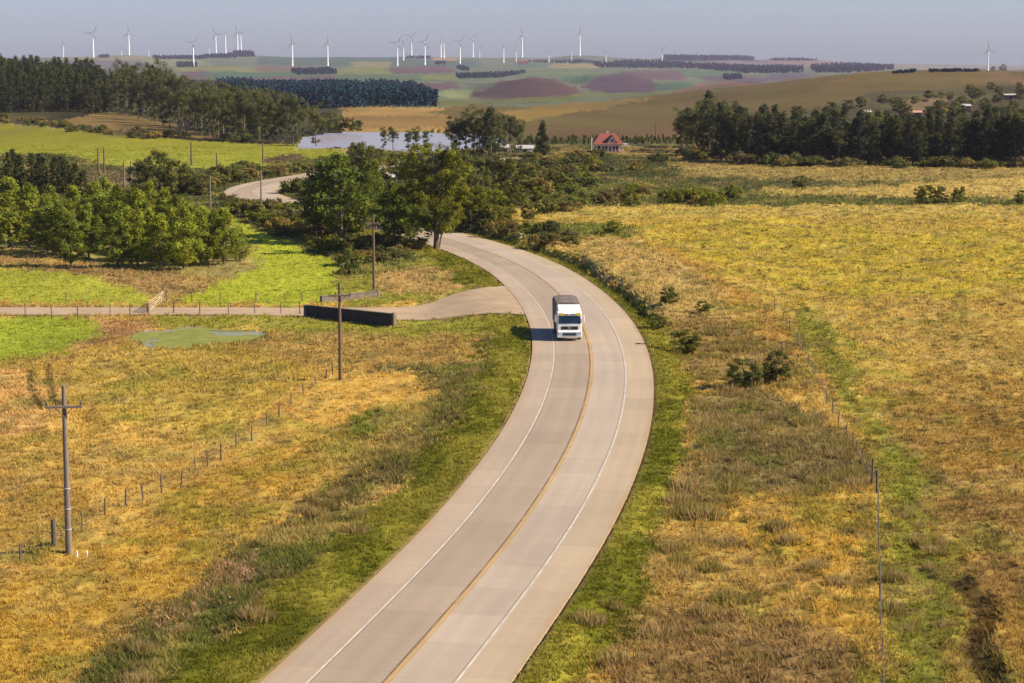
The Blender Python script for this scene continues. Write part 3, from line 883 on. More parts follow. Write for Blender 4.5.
tag(sheet('lake', [(*unproj(a, b, -.55), -.55) for a, b in [(290, 152), (296, 132), (330, 128), (420, 127.5), (470, 128), (510, 130), (512, 150), (470, 153), (420, 155), (360, 156)]], M['lake']), kind='structure')
pond = tag(sheet('pond', [(*unproj(a, b, POND_Z), POND_Z) for a, b in [(120, 342), (124, 331), (160, 326), (240, 325), (275, 330), (272, 340), (225, 348), (180, 352), (140, 352)]], M['pond']), kind='structure')
_al = [(152, 344), (158, 337), (168, 333), (186, 328.5), (214, 328.5), (204, 332.6), (215, 335.8), (240, 335.8), (270, 334.2), (270, 340), (245, 344), (215, 347), (185, 350), (168, 349)]
_al2 = [(124, 339), (134, 333.5), (150, 332), (163, 331), (160, 336), (155, 339), (140, 343), (130, 343)]
def ragged(pts, amp=.5, seed=0):
    zz = POND_Z + .01 + .006 * (seed % 5)
    P = [np.array(unproj(a, b, POND_Z + .01)) for a, b in pts]; out = []
    for i in range(len(P)):
        p, q = P[i], P[(i + 1) % len(P)]
        n = max(2, int(np.linalg.norm(q - p) / .35))
        for k in range(n):
            r = p + (q - p) * k / n
            r = r + amp * 2 * np.array([float(fbm(r[0:1] / .9, r[1:2] / .9, seed, 3)[0]) - .5, 1.6 * (float(fbm(r[0:1] / .8, r[1:2] / .8, seed + 5, 3)[0]) - .5)])
            out.append((r[0], r[1], zz))
    return out


tag(sheet('pond_weed', ragged([(168, 332), (200, 328), (240, 328), (262, 330.5), (240, 331.5), (205, 331)], .4, 9), M['algae']), kind='stuff')
tag(sheet('pond_weed', ragged(_al2, .8, 1), M['algae']), kind='stuff')
tag(sheet('pond_weed', ragged(_al, .8, 2), M['algae']), kind='stuff')


# ------------------------------------------------------------------ grass (one object, uncountable)
def build_grass():
    def sample(n, y0, y1, pw):
        t = RNG.random(n)
        # density falls off with distance
        Y = (y0 ** pw + t * (y1 ** pw - y0 ** pw)) ** (1 / pw)
        X = (RNG.random(n) * 2 - 1) * .31 * Y
        return X, Y
    X, Y = sample(300000, 80, 620, .35)
    Zs = height(X, Y, micro=True)
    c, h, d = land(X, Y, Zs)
    keep = (RNG.random(len(X)) < d * .75) & (h > .04)
    px, py = proj(X, Y, Zs)
    keep &= ~inpoly(px, py, POND_PX) & ~inpoly(px, py, LAKE_PX)
    clump = fbm(X / .9, Y / .9, 61, 2)
    keep &= clump + RNG.random(len(X)) * .5 > .55
    X, Y, Zs, c, h = X[keep], Y[keep], Zs[keep], c[keep], h[keep]
    n = len(X)
    B = 6
    lod = np.clip(Y / 170, .6, 2.6)
    th = h * (.32 + .55 * RNG.random(n)) * (1 + .3 * (lod - 1))
    ang = RNG.random((n, B)) * 2 * np.pi
    rad = (RNG.random((n, B)) ** .7) * .22 * lod[:, None]
    bx = X[:, None] + np.cos(ang) * rad; by = Y[:, None] + np.sin(ang) * rad
    lean = (.3 + .9 * RNG.random((n, B))) * th[:, None]
    la = ang + RNG.normal(0, .6, (n, B))
    hh = th[:, None] * (.6 + .55 * RNG.random((n, B)))
    wd = (.045 + .05 * RNG.random((n, B))) * lod[:, None]
    wa = RNG.random((n, B)) * np.pi
    V = np.empty((n, B, 3, 3), np.float32)
    V[..., 0, 0] = bx - np.cos(wa) * wd; V[..., 0, 1] = by - np.sin(wa) * wd; V[..., 0, 2] = Zs[:, None] - .05
    V[..., 1, 0] = bx + np.cos(wa) * wd; V[..., 1, 1] = by + np.sin(wa) * wd; V[..., 1, 2] = Zs[:, None] - .05
    V[..., 2, 0] = bx + np.cos(la) * lean; V[..., 2, 1] = by + np.sin(la) * lean; V[..., 2, 2] = Zs[:, None] + hh
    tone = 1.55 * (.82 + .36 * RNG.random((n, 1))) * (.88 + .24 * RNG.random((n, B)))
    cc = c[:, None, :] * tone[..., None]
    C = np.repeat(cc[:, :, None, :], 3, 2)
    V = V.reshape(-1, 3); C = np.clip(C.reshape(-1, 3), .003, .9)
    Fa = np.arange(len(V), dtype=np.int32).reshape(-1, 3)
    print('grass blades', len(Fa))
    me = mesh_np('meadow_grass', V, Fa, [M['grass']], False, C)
    tag(link('meadow_grass', me), kind='stuff')


build_grass()


# ------------------------------------------------------------------ trees
def leaf_cloud(centres, radii, per, size, rng, flat=.75, tint=(.55, 1.35), droop=0.0, up=.35):
    """many small leaf-spray faces spread through clumps; returns V, F, C"""
    n = len(centres)
    ct = rng.uniform(tint[0], tint[1], n) if np.ndim(tint[0]) == 0 else tint[0]
    k = per
    d = rng.normal(0, 1, (n, k, 3)); d /= np.linalg.norm(d, axis=2)[..., None]
    r = radii[:, None] * (rng.random((n, k)) ** .45)
    P = centres[:, None, :] + d * r[..., None] * np.array([1, 1, flat])
    P[..., 2] -= droop * (np.hypot(d[..., 0], d[..., 1]) * r)
    nrm = d + rng.normal(0, .55, (n, k, 3)); nrm[..., 2] += up
    nrm /= np.linalg.norm(nrm, axis=2)[..., None]
    t = rng.normal(0, 1, (n, k, 3)); t -= (t * nrm).sum(2)[..., None] * nrm; t /= np.linalg.norm(t, axis=2)[..., None]
    b = np.cross(nrm, t)
    s = size * rng.uniform(.6, 1.4, (n, k, 1))
    V = np.stack([P - t * s, P + b * s * .55, P + t * s, P - b * s * .55], 2)     # (n,k,4,3)
    C = ct[:, None] * rng.uniform(.82, 1.18, (n, k))
    warm = rng.uniform(-.08, .12, n)[:, None] * np.ones((n, k))
    C = np.stack([C * (1 + warm), C, C * (1 - warm)], -1)
    C = np.repeat(C[:, :, None, :], 4, 2).reshape(-1, 3)
    V = V.reshape(-1, 3)
    return V, np.arange(len(V)).reshape(-1, 4), C


def make_tree(kind, seed, H=10.0):
    """returns trunk mesh, crown mesh (unit: metres)"""
    rng = np.random.default_rng(seed)
    mb = MB()
    cs, rs = [], []
    lean = rng.normal(0, .012, 2) * H
    def axis(t): return np.array([lean[0] * t * t, lean[1] * t * t, t * H])
    if kind == 'pine':                      # young plantation pine, full to near the ground
        for k in range(9):
            a, b = axis(k / 10), axis((k + 1) / 10); mb.tube(a, b, .16 * (1 - k / 10) + .02, .16 * (1 - (k + 1) / 10) + .02, 7, k == 0)
        R = H * rng.uniform(.25, .31)
        for t in np.linspace(.16, .97, 15):
            w = R * (math.sin(min(1, (t - .02) / .42) * math.pi / 2) if t < .44 else ((1 - t) / .56) ** .8 * .98) + .15
            nb = max(2, int(5 + w * 2.2))
            for j in range(nb):
                an = rng.random() * 6.283; rr = w * rng.uniform(.45, 1.08)
                p = axis(t) + np.array([math.cos(an) * rr, math.sin(an) * rr, rng.normal(0, .25) + rr * .12])
                cs.append(p); rs.append(rng.uniform(.45, .8))
                if rng.random() < .35:
                    mb.tube(axis(max(.05, t - .05)), p, .05, .02, 5, False)
        V, Fa, C = leaf_cloud(np.array(cs), np.array(rs), 46, .16, rng, .8, (.5, 1.4))
        m = M['pine']
    elif kind == 'tall_pine':               # close-grown plantation pine
        for k in range(9):
            a, b = axis(k / 10), axis((k + 1) / 10); mb.tube(a, b, .24 * (1 - k / 10.5), .24 * (1 - (k + 1) / 10.5), 6, k == 0)
        R = H * rng.uniform(.14, .19)
        for t in np.linspace(.10, .98, 18):
            w = R * min(1, ((1 - t) / .78)) ** .75 + .25
            if t < .3: w *= .85
            for j in range(max(2, int(4 + w * 1.2))):
                an = rng.random() * 6.283; rr = w * rng.uniform(.3, 1.1)
                cs.append(axis(t) + np.array([math.cos(an) * rr, math.sin(an) * rr, rng.normal(0, .3) - rr * .1])); rs.append(rng.uniform(.6, 1.05))
        V, Fa, C = leaf_cloud(np.array(cs), np.array(rs), 22, .32, rng, .8, (.55, 1.4), .15)
        m = M['pine_dark']
    elif kind == 'gum':                     # eucalypt: bare pale stem, broken open crown
        fork = rng.uniform(.25, .42)
        pts = [axis(t) for t in np.linspace(0, fork, 5)]
        mb.path(pts, np.linspace(.34, .22, 5), 7)
        nl = rng.integers(5, 8)
        for j in range(nl):
            an = j / nl * 6.283 + rng.normal(0, .3); top = rng.uniform(.6, .98); sp = rng.uniform(.05, .16) * H * (1.15 - .5 * top)
            a = axis(fork - .06 * rng.random()); e = np.array([math.cos(an) * sp, math.sin(an) * sp, top * H]) + axis(fork) * np.array([1, 1, 0])
            mid = a * .5 + e * .5 + rng.normal(0, .3, 3)
            mb.path([a, mid, e], [.16, .1, .03], 5)
            for q in range(rng.integers(4, 8)):
                t = rng.uniform(.35, 1.0)
                p = (a * (1 - t) + e * t) + rng.normal(0, 1, 3) * np.array([.065, .065, .05]) * H
                cs.append(p); rs.append(rng.uniform(.055, .10) * H)
        if rng.random() < .85:
            for q in range(10):
                an = rng.random() * 6.283; cs.append(axis(rng.uniform(.1, .45)) + np.array([math.cos(an), math.sin(an), 0]) * H * .075); rs.append(H * .06)
        V, Fa, C = leaf_cloud(np.array(cs), np.array(rs), 84, .31, rng, .75, (.5, 1.45), .25, .2)
        m = M['gum']
    elif kind in ('cypress', 'spruce'):     # dense dark column / cone
        for k in range(9):
            a, b = axis(k / 10), axis((k + 1) / 10); mb.tube(a, b, .26 * (1 - k / 10.5), .26 * (1 - (k + 1) / 10.5), 6, k == 0)
        R = H * (rng.uniform(.15, .22) if kind == 'cypress' else .27)
        lo = .14 if kind == 'cypress' else .08
        for t in np.linspace(lo, .97, 16):
            w = R * ((1 - t) / (1 - lo)) ** (.55 if kind == 'cypress' else .95) * rng.uniform(.75, 1.15) + .2
            for j in range(max(2, int(4 + w * 1.6))):
                an = rng.random() * 6.283; rr = w * rng.uniform(.35, 1.08)
                cs.append(axis(t) + np.array([math.cos(an) * rr, math.sin(an) * rr, rng.normal(0, .35)])); rs.append(rng.uniform(.55, 1.1))
        V, Fa, C = leaf_cloud(np.array(cs), np.array(rs), 28, .28, rng, .9, (.5, 1.5), .1)
        m = M['cypress'] if kind == 'cypress' else M['pine_dark']
    elif kind == 'big':                     # the big roadside tree, heavy rounded crown on a dark stem
        pts = [axis(0), axis(.12) + [.1, 0, 0], axis(.25), axis(.42) + [-.15, 0, 0], axis(.62), axis(.85)]
        mb.path(pts, [.46, .38, .33, .26, .17, .05], 9)
        mb.path([axis(.02) + [.55, .1, 0], axis(.14) + [.85, 0, 0], axis(.2) + [.55, 0, .2], axis(.3)], [.12, .11, .1, .08], 6)
        R = H * .36
        for j in range(62):
            t = rng.uniform(.2, .98)
            prof = math.sqrt(max(0, 1 - ((t - .58) / .44) ** 2))
            an = rng.random() * 6.283; rr = R * prof * rng.uniform(.35, 1.0)
            p = axis(t) + np.array([math.cos(an) * rr, math.sin(an) * rr, 0])
            mb.path([axis(max(.16, t - .14)), axis(t - .05) * .5 + p * .5, p], [.13, .08, .03], 5)
            for q in range(7):
                cs.append(p + rng.normal(0, 1, 3) * [.62, .62, .42]); rs.append(rng.uniform(.5, .85))
        V, Fa, C = leaf_cloud(np.array(cs), np.array(rs), 74, .15, rng, .7, (.5, 1.4), .1, .4)
        m = M['leaf']
    elif kind in ('round', 'round_dark'):   # broad-leaved roundhead
        pts = [axis(t) for t in np.linspace(0, .6, 5)]
        mb.path(pts, np.linspace(.2, .07, 5), 7)
        R = H * rng.uniform(.36, .46)
        for j in range(60):
            t = rng.uniform(.14, .97)
            prof = math.sqrt(max(0, 1 - ((t - .54) / .5) ** 2))
            an = rng.random() * 6.283; rr = R * prof * rng.uniform(.4, 1.05)
            p = axis(t) + np.array([math.cos(an) * rr, math.sin(an) * rr, 0])
            cs.append(p); rs.append(H * rng.uniform(.07, .13))
            if j % 3 == 0: mb.path([axis(min(.55, t * .6)), p], [.07, .02], 5)
        V, Fa, C = leaf_cloud(np.array(cs), np.array(rs), 96, H * .02 + .03, rng, .75, (.55, 1.4), .1, .35)
        m = M['leaf'] if kind == 'round' else M['leaf_dark']
    tr = bpy.data.meshes.new('trunk'); bm = bmesh.new()
    vs = [bm.verts.new(p) for p in mb.v]
    for q in mb.f: bm.faces.new([vs[i] for i in q])
    bmesh.ops.recalc_face_normals(bm, faces=bm.faces)
    bm.to_mesh(tr); bm.free(); tr.materials.append(M['bark_pale'] if kind == 'gum' else M['bark'])
    cr = mesh_np('crown', V, Fa, [m], False, C)
    return tr, cr


NOM = {'pine': 9.0, 'tall_pine': 19.0, 'gum': 22.0, 'cypress': 17.0, 'spruce': 11.0, 'big': 15.5, 'round': 7.0, 'round_dark': 7.0}
NVAR = {'pine': 6, 'tall_pine': 6, 'gum': 7, 'cypress': 7, 'spruce': 1, 'big': 1, 'round': 4, 'round_dark': 4}
_TM = {}
NAME = {'pine': 'young_pine', 'tall_pine': 'plantation_pine', 'gum': 'gum_tree', 'cypress': 'cypress_tree', 'spruce': 'conifer_tree', 'big': 'roadside_tree', 'round': 'leafy_tree', 'round_dark': 'dark_leafy_tree'}


def tree(kind, pos, Hm, label, group=None, var=None, cat='tree', wide=1.0, name=None, rz=None):
    v = random.randrange(NVAR[kind]) if var is None else var
    if (kind, v) not in _TM:
        _TM[(kind, v)] = make_tree(kind, sum(map(ord, kind)) * 10 + v, NOM[kind])
    tr, cr = _TM[(kind, v)]
    s = Hm / NOM[kind]
    o = thing(name or NAME[kind], label, cat, pos, random.uniform(0, 6.28) if rz is None else rz, group)
    o.scale = (s * wide, s * wide, s)
    link('trunk', tr, o); link('crown', cr, o)
    return o


def mpp(Y):
    return Y / F              # metres per pixel at a forward distance


def tree_px(kind, px, base, top, label, group=None, **k):
    """a tree whose foot shows at (px, base) and whose top shows at row top"""
    p = ghit(px, base)
    return tree(kind, p - Vector((0, 0, .1)), (base - top) * mpp(p.y) * 1.01, label, group, **k)


# --- young pines beside the farm track
L_ = 'bushy green young pine in the clump beyond the farm track'
G_ = 'young pines in the clump beyond the farm track'
for px, b, t in [(30, 249, 184), (52, 244, 188), (75, 246, 186), (98, 250, 184), (122, 252, 186), (108, 240, 180), (142, 252, 190),
                 (165, 254, 192), (178, 256, 196), (62, 256, 202), (90, 258, 204), (128, 260, 206), (150, 262, 210),
                 (172, 262, 206), (190, 262, 204), (205, 260, 206), (148, 244, 184), (185, 248, 200), (48, 254, 196), (212, 264, 210), (200, 267, 212), (160, 268, 214)]:
    tree_px('pine', px + random.uniform(-2, 2), b, t, L_, G_, wide=random.uniform(.95, 1.2))
tree_px('pine', -14, 252, 178, 'yellow green young pine cut off by the left edge of the view', G_, wide=1.15)
tree_px('pine', 10, 250, 178, 'yellow green pine at the far left end of the pine clump', G_, wide=1.15)
tree_px('pine', 71, 266, 214, 'pale green pine standing forward on the left front of the clump', G_, wide=1.1)
tree_px('pine', 118, 269, 214, 'dense pine at the front of the clump over the dark shadowed grass', G_, wide=1.15)
tree_px('pine', 138, 268, 212, 'second dense pine at the front of the clump, right beside the shadowed one', G_, wide=1.05)
tree_px('pine', 184, 271, 208, 'lowest footed pine of the clump, its shade reaching the dry strip', G_, wide=1.1)
tree_px('pine', 224, 266, 208, 'slender pine at the right end of the clump, next to the outermost one', G_, wide=1.0)
tree_px('pine', 240, 262, 226, 'small outermost pine at the right end of the clump on bright grass', G_, wide=1.0)
# --- the dark copse behind them
for px, b, t in [(-8, 196, 152), (8, 196, 152), (20, 195, 155), (32, 196, 154), (44, 196, 157), (56, 195, 156), (66, 196, 159), (76, 196, 163), (84, 196, 170), (14, 188, 150), (40, 188, 153), (62, 189, 156)]:
    tree_px('tall_pine', px, b, t, 'dark pine in the low copse at the left below the green field', 'dark pines in the copse below the green field', wide=1.5)
tree_px('round_dark', 160, 193, 151, 'broad dark round tree standing taller than its neighbours left of the road strip', wide=1.05)
tree_px('round_dark', 144, 195, 160, 'dark round tree left of the tallest round one below the green field', wide=1.1)
tree_px('round_dark', 188, 196, 168, 'dark low tree right of the tallest round one below the green field', wide=1.2)
tree_px('round_dark', 202, 197, 174, 'small dark tree at the left end of the visible road strip', wide=1.2)
tree_px('round_dark', 174, 197, 160, 'dark round tree close in front of the tallest round one', wide=1.1)

# --- left pine plantation and the gum belt along its slope
n_p = 0
rr = random.Random(5)
def terr(px, Y):
    X = (px - CX) / F * Y
    return Vector((X, Y, float(height([X], [Y])[0])))
for row, Y in enumerate((905, 930, 960, 990, 1025, 1060, 1100, 1140, 1185)):
    px = -30 + rr.uniform(0, 6)
    while px < 112 - row * 1.0:
        p = terr(px, Y + rr.uniform(-10, 10)); p.z -= .3
        tree('tall_pine', p, rr.uniform(16, 20), 'dark pine in the dense plantation on the left hillside', 'pines of the hillside plantation', wide=1.25)
        n_p += 1
        px += rr.uniform(6.5, 9.5)
print('plantation pines', n_p)
GB = [(112, 112, 74), (118, 113, 70), (125, 115, 66), (132, 117, 70), (139, 119, 68), (147, 121, 74), (155, 123, 68), (163, 126, 74), (171, 129, 76), (179, 131, 80), (187, 133, 78), (195, 135, 80),
      (203, 136, 82), (211, 137, 84), (219, 138, 80), (227, 139, 86), (235, 140, 88), (243, 140, 84), (251, 141, 90), (259, 141, 88), (267, 142, 86), (275, 142, 92), (283, 142, 90)]
for px, b, t in GB:
    for dx, db, dt in ((0, 0, 6), (3.5, -5, -4), (-2.5, -9, -2)):
        tree_px('gum', px + dx + rr.uniform(-1.5, 1.5), b + db, t + dt + rr.uniform(-3, 4), 'tall gum tree in the belt along the left slope', 'gum trees of the belt on the left slope', wide=rr.uniform(.8, 1.05))
tree_px('gum', 293, 144, 90, 'tall gum tree near the right end of the left belt, dark and full', 'gum trees of the belt on the left slope', wide=.95)
tree_px('gum', 300, 143, 100, 'shorter gum tree between the tall ones at the lake end of the belt', 'gum trees of the belt on the left slope', wide=1.0)
tree_px('gum', 316, 146, 103, 'last gum tree of the left belt, its bare stem before the lake', 'gum trees of the belt on the left slope', wide=.95)
for px, b, t in [(330, 132, 112), (340, 132, 116), (350, 132, 118), (324, 133, 112), (358, 131.5, 120)]:
    tree_px('round_dark', px, b, t, 'small dark tree on the far shore of the lake beside the gum belt', 'dark trees on the far lake shore', wide=1.1)

# --- lake side trees
for px, b, t in [(384, 149, 125), (393, 150, 124), (408, 150, 130), (416, 151, 127), (426, 150, 128)]:
    tree_px('gum', px, b, t, 'thin open tree standing in front of the lake', 'thin trees in front of the lake', wide=1.1)
for px, b, t, w in [(452, 154, 112, 1.0), (466, 155, 109, 1.05), (480, 156, 106, 1.0), (459, 155, 116, 1.2), (489, 156, 107, 1.1), (500, 155, 108, 1.1), (510, 154, 112, 1.1), (518, 153, 117, 1.0), (474, 155, 113, 1.1), (496, 156, 113, 1.15)]:
    tree_px('gum', px, b, t, 'tall spreading gum tree in the grove right of the lake', 'gum trees of the grove right of the lake', wide=w)
tree_px('cypress', 491, 157, 107, 'dark dense columnar tree in the middle of the grove right of the lake', wide=1.25)
tree_px('spruce', 542, 156, 122, 'solitary dark conical conifer left of the red roofed house', wide=1.0)

# --- trees by the road bend
tree_px('big', 436, 249.5, 141, 'big yellow green roadside tree with a dark bare trunk at the road bend', var=0, wide=.97, rz=0.4)
tree_px('pine', 341, 240, 157, 'broad bushy pine left of the big roadside tree, largest of the pair behind the poles', var=0, wide=1.35)
tree_px('pine', 322, 236, 163, 'darker pine close behind the pole with the pale crossarm', var=1, wide=1.15)
tree_px('pine', 364, 232, 160, 'yellowish slender pine between the bushy pine and the big roadside tree', var=2, wide=.75)
tree_px('pine', 376, 230, 160, 'narrow brownish green pine just left of the big roadside tree', var=3, wide=.55)
tree_px('pine', 394, 243, 184, 'low spreading pine under the left side of the big roadside tree', var=4, wide=1.35)
tree_px('pine', 410, 243, 196, 'small dark pine close against the trunk of the big roadside tree', var=5, wide=1.1)
tree_px('round_dark', 358, 188, 143, 'dark round topped tree standing before the lake', wide=.75)
tree_px('round_dark', 368, 190, 146, 'dark tree joined to the right of the round topped one before the lake', wide=.8)
for px, b, t, w in [(384, 186, 156, 1.2), (400, 182, 152, 1.2), (415, 186, 155, 1.1), (432, 176, 152, 1.3), (448, 180, 152, 1.2), (462, 190, 154, 1.0), (476, 196, 160, 1.0), (492, 186, 156, 1.2),
                    (505, 192, 158, 1.0), (516, 184, 158, 1.2), (530, 190, 166, 1.2), (545, 182, 160, 1.3), (556, 190, 170, 1.3), (484, 206, 176, 1.1), (470, 178, 150, 1.2), (390, 206, 170, 1.2), (455, 200, 168, 1.2)]:
    tree_px('round_dark', px, b, t, 'dark rounded tree in the wooded hollow behind the road bend', 'dark trees in the wooded hollow behind the bend', wide=w)
for px, b, t, w in [(384, 226, 190, 1.4), (404, 229, 200, 1.3), (372, 222, 186, 1.3), (352, 222, 184, 1.2), (398, 214, 184, 1.4), (418, 226, 196, 1.1)]:
    tree_px('round_dark', px, b, t, 'dark round tree in the shade behind the big roadside tree', 'dark trees behind the big roadside tree', wide=w)
for px, b, t, w in [(478, 222, 186, .9), (492, 226, 190, 1.0), (505, 224, 196, 1.0), (470, 226, 196, 1.0), (515, 208, 184, 1.1), (538, 204, 186, 1.2)]:
    tree_px('round', px, b, t, 'fresh green leafy tree on the bank right of the road bend', 'green trees on the bank right of the bend', wide=w)

for o_ in COL.objects:
    if o_.name.startswith('young_pine') and 'group' not in o_.keys() and o_.location.x > -40 and o_.location.y < 330:
        for c_ in o_.children:
            if c_.name.startswith('crown'):
                c_.material_slots[0].link = 'OBJECT'; c_.material_slots[0].material = M['pine_mid']

# --- the belt on the right
BELT = []
px = 682.0
while px < 1044:
    for k in range(2):
        base = np.interp(px, [680, 720, 800, 1024], [150, 160, 164, 166]) - k * 5 + rr.uniform(-1, 1)
        top = np.interp(px, [680, 690, 705, 730, 745, 765, 800, 830, 900, 960, 1024], [108, 102, 98, 100, 112, 108, 117, 112, 116, 114, 112]) + rr.uniform(-5, 9) - k * 1
        BELT.append((px + rr.uniform(-2, 2), base, top))
    px += rr.uniform(5.0, 7.6)
for i, (px, b, t) in enumerate(BELT):
    kind = 'gum' if (px < 745 and i % 3) or i % 5 == 0 else 'cypress'
    tree_px(kind, px, b, t, ('dark tall cypress in the belt across the right middle distance' if kind == 'cypress' else 'tall gum tree among the cypresses of the right belt'),
            'trees of the belt in the right middle distance', wide=rr.uniform(.95, 1.25))
for px, b, t in [(800, 122, 104), (828, 118, 100), (846, 112, 98), (862, 108, 95), (880, 104, 92), (896, 112, 98), (915, 104, 94), (938, 112, 98), (952, 100, 90), (962, 108, 94), (978, 100, 86), (985, 112, 96), (998, 103, 90), (1012, 112, 98),
                 (1020, 100, 86), (970, 94, 82), (1000, 94, 84), (926, 98, 88), (1034, 96, 84), (905, 120, 102), (930, 122, 104), (1008, 122, 104), (990, 90, 80), (1022, 90, 80), (958, 118, 100)]:
    tree_px('round_dark', px + rr.uniform(-3, 3), b, t + 2, 'dark tree on the hill slope above the right belt', 'dark trees on the slope above the right belt', wide=1.3)
tree_px('round_dark', 1003, 73, 64.5, 'dark round tree on the right hilltop beside the lone wind turbine', wide=1.1)
tree_px('round_dark', 993, 73, 66.5, 'smaller dark tree between the hilltop round tree and the lone turbine', wide=1.0)

# --- single bushes of the right pasture and verge
def bush(px, b, t, label, kind='round', w=1.2, group=None):
    t = b - (b - t) * 1.25
    return tree_px(kind, px, b, t, label, group, cat='bush', wide=w, name='leafy_bush')
bush(924, 205, 189, 'green rounded bush, left one of the joined pair on the far pasture edge', 'round', 1.2)
bush(938, 204.5, 190, 'green rounded bush, right one of the joined pair on the far pasture edge', 'round', 1.2)
bush(959, 204.5, 190, 'lone green bush right of the joined pair on the far pasture edge', 'round', 1.0)
bush(1022, 206, 193, 'green bush at the right edge of the view on the pasture edge', 'round', 1.1)
bush(776, 383, 357, 'biggest dark green bush on the right verge near the fence', 'round_dark', 1.2)
bush(744, 388, 364, 'dark straggly bush left of the biggest one on the right verge', 'round_dark', 1.5)
bush(669, 304, 290, 'small dark bush on the right verge level with the truck', 'round_dark', 1.5)
bush(703, 312, 302, 'small green bush further out on the right verge beyond the dark one', 'round', 1.5)
bush(685, 352, 334, 'low olive bush on the right verge beside the road curve', 'round', 1.8)
bush(613, 235, 223, 'low round green bush on the dry bank right of the far bend', 'round', 1.6)
bush(553, 237, 226, 'dark bush on the right bank near the white marker post', 'round_dark', 1.4)
bush(528, 220, 207, 'small dark bush above the far bend beside the green trees', 'round_dark', 1.2)
bush(800, 188, 178, 'dark low bush in the strip left of the far pasture bushes', 'round_dark', 1.6)
bush(630, 207, 193, 'green bush in the dark scrub strip behind the gold pasture', 'round', 1.5)
bush(706, 207, 196, 'green bush in the scrub strip right of the round one', 'round', 1.2)
bush(660, 330, 318, 'low green bush at the right verge just past the truck', 'round', 1.8)
bush(640, 412, 398, 'tiny green shrub at the edge of the road on the outer curve', 'round', 1.0) if False else None

# --- scrub: countable shrubs in masses
SHRUB = []
rs_ = np.random.default_rng(77)
for v in range(5):
    n = 26
    a = rs_.random(n) * 6.283; r = np.sqrt(rs_.random(n)) * 1.15
    cs = np.stack([np.cos(a) * r, np.sin(a) * r, .25 + rs_.random(n) * (1.25 - .5 * r)], 1)
    V, Fa, C = leaf_cloud(cs, rs_.uniform(.28, .5, n), 42, .12, rs_, .8, (.6, 1.4), 0, .4)
    SHRUB.append([mesh_np('shrub', V, Fa, [m_], False, C) for m_ in (M['scrub'], M['leaf_dark'], M['leaf'])])
def shrubs(poly, count, size, mats, label, group):
    P = np.array(poly, float); lo = P.min(0); hi = P.max(0)
    k = 0
    while k < count:
        a, b = rr.uniform(lo[0], hi[0]), rr.uniform(lo[1], hi[1])
        if not inpoly(np.array([a]), np.array([b]), poly)[0]: continue
        p = ghit(a, b)
        if abs(float(road_dist([p.x], [p.y])[0])) < 8: k += .2; continue
        o = link('shrub', SHRUB[rr.randrange(5)][rr.choice(mats)], None, p - Vector((0, 0, .1)))
        s = rr.uniform(*size); o.scale = (s * rr.uniform(.9, 1.5), s * rr.uniform(.9, 1.4), s * rr.uniform(.75, 1.15)); o.rotation_euler = (0, 0, rr.uniform(0, 6.28))
        tag(o, label, 'shrub', group); k += 1
shrubs([(205, 200), (262, 196), (300, 200), (335, 235), (330, 258), (290, 240), (250, 222)], 44, (1.2, 2.0), (0, 0, 1, 2), 'olive shrub in the thicket between the bright field and the road strip', 'shrubs in the thicket before the road strip')
shrubs([(330, 240), (370, 238), (420, 240), (425, 252), (395, 266), (352, 278), (340, 262)], 22, (.9, 1.6), (0, 0, 1), 'olive and dry shrub on the rough ground left of the big roadside tree', 'shrubs left of the big roadside tree')
shrubs([(515, 160), (600, 156), (660, 162), (680, 172), (640, 184), (540, 196), (520, 186)], 32, (1.4, 2.2), (1, 1, 0, 2), 'dark shrub in the wide scrub before the red roofed house', 'shrubs in the scrub before the house')
shrubs([(560, 198), (700, 188), (760, 196), (740, 206), (600, 208), (540, 214)], 26, (1.2, 2.0), (0, 1, 2), 'low shrub along the back edge of the gold pasture', 'shrubs along the back of the gold pasture')
shrubs([(660, 150), (720, 156), (800, 164), (1024, 166), (1024, 169), (800, 168), (700, 162), (660, 156)], 40, (1.6, 2.4), (1, 1, 0), 'dark shrub at the foot of the right tree belt', 'shrubs at the foot of the right belt')
shrubs([(480, 212), (540, 225), (600, 250), (570, 252), (500, 236), (470, 226)], 18, (1.0, 1.6), (0, 2, 1), 'bushy shrub on top of the bank right of the far bend', 'shrubs on the bank right of the bend')
shrubs([(425, 180), (470, 178), (560, 190), (520, 206), (450, 210)], 16, (1.6, 2.4), (1, 0, 2), 'shrub among the dark trees of the hollow', 'shrubs in the wooded hollow')
shrubs([(230, 165), (262, 172), (330, 164), (345, 158), (420, 158), (420, 168), (310, 172), (240, 186), (200, 190)], 34, (1.3, 2.3), (1, 1, 0), 'dark shrub in the hedge above the road strip', 'shrubs in the hedge above the road strip')
shrubs([(0, 118), (60, 124), (105, 130), (200, 138), (250, 142), (250, 144), (130, 139), (60, 131), (0, 124)], 26, (1.2, 2.2), (1, 1, 0), 'dark shrub in the line along the top of the green field', 'shrubs along the top of the green field')

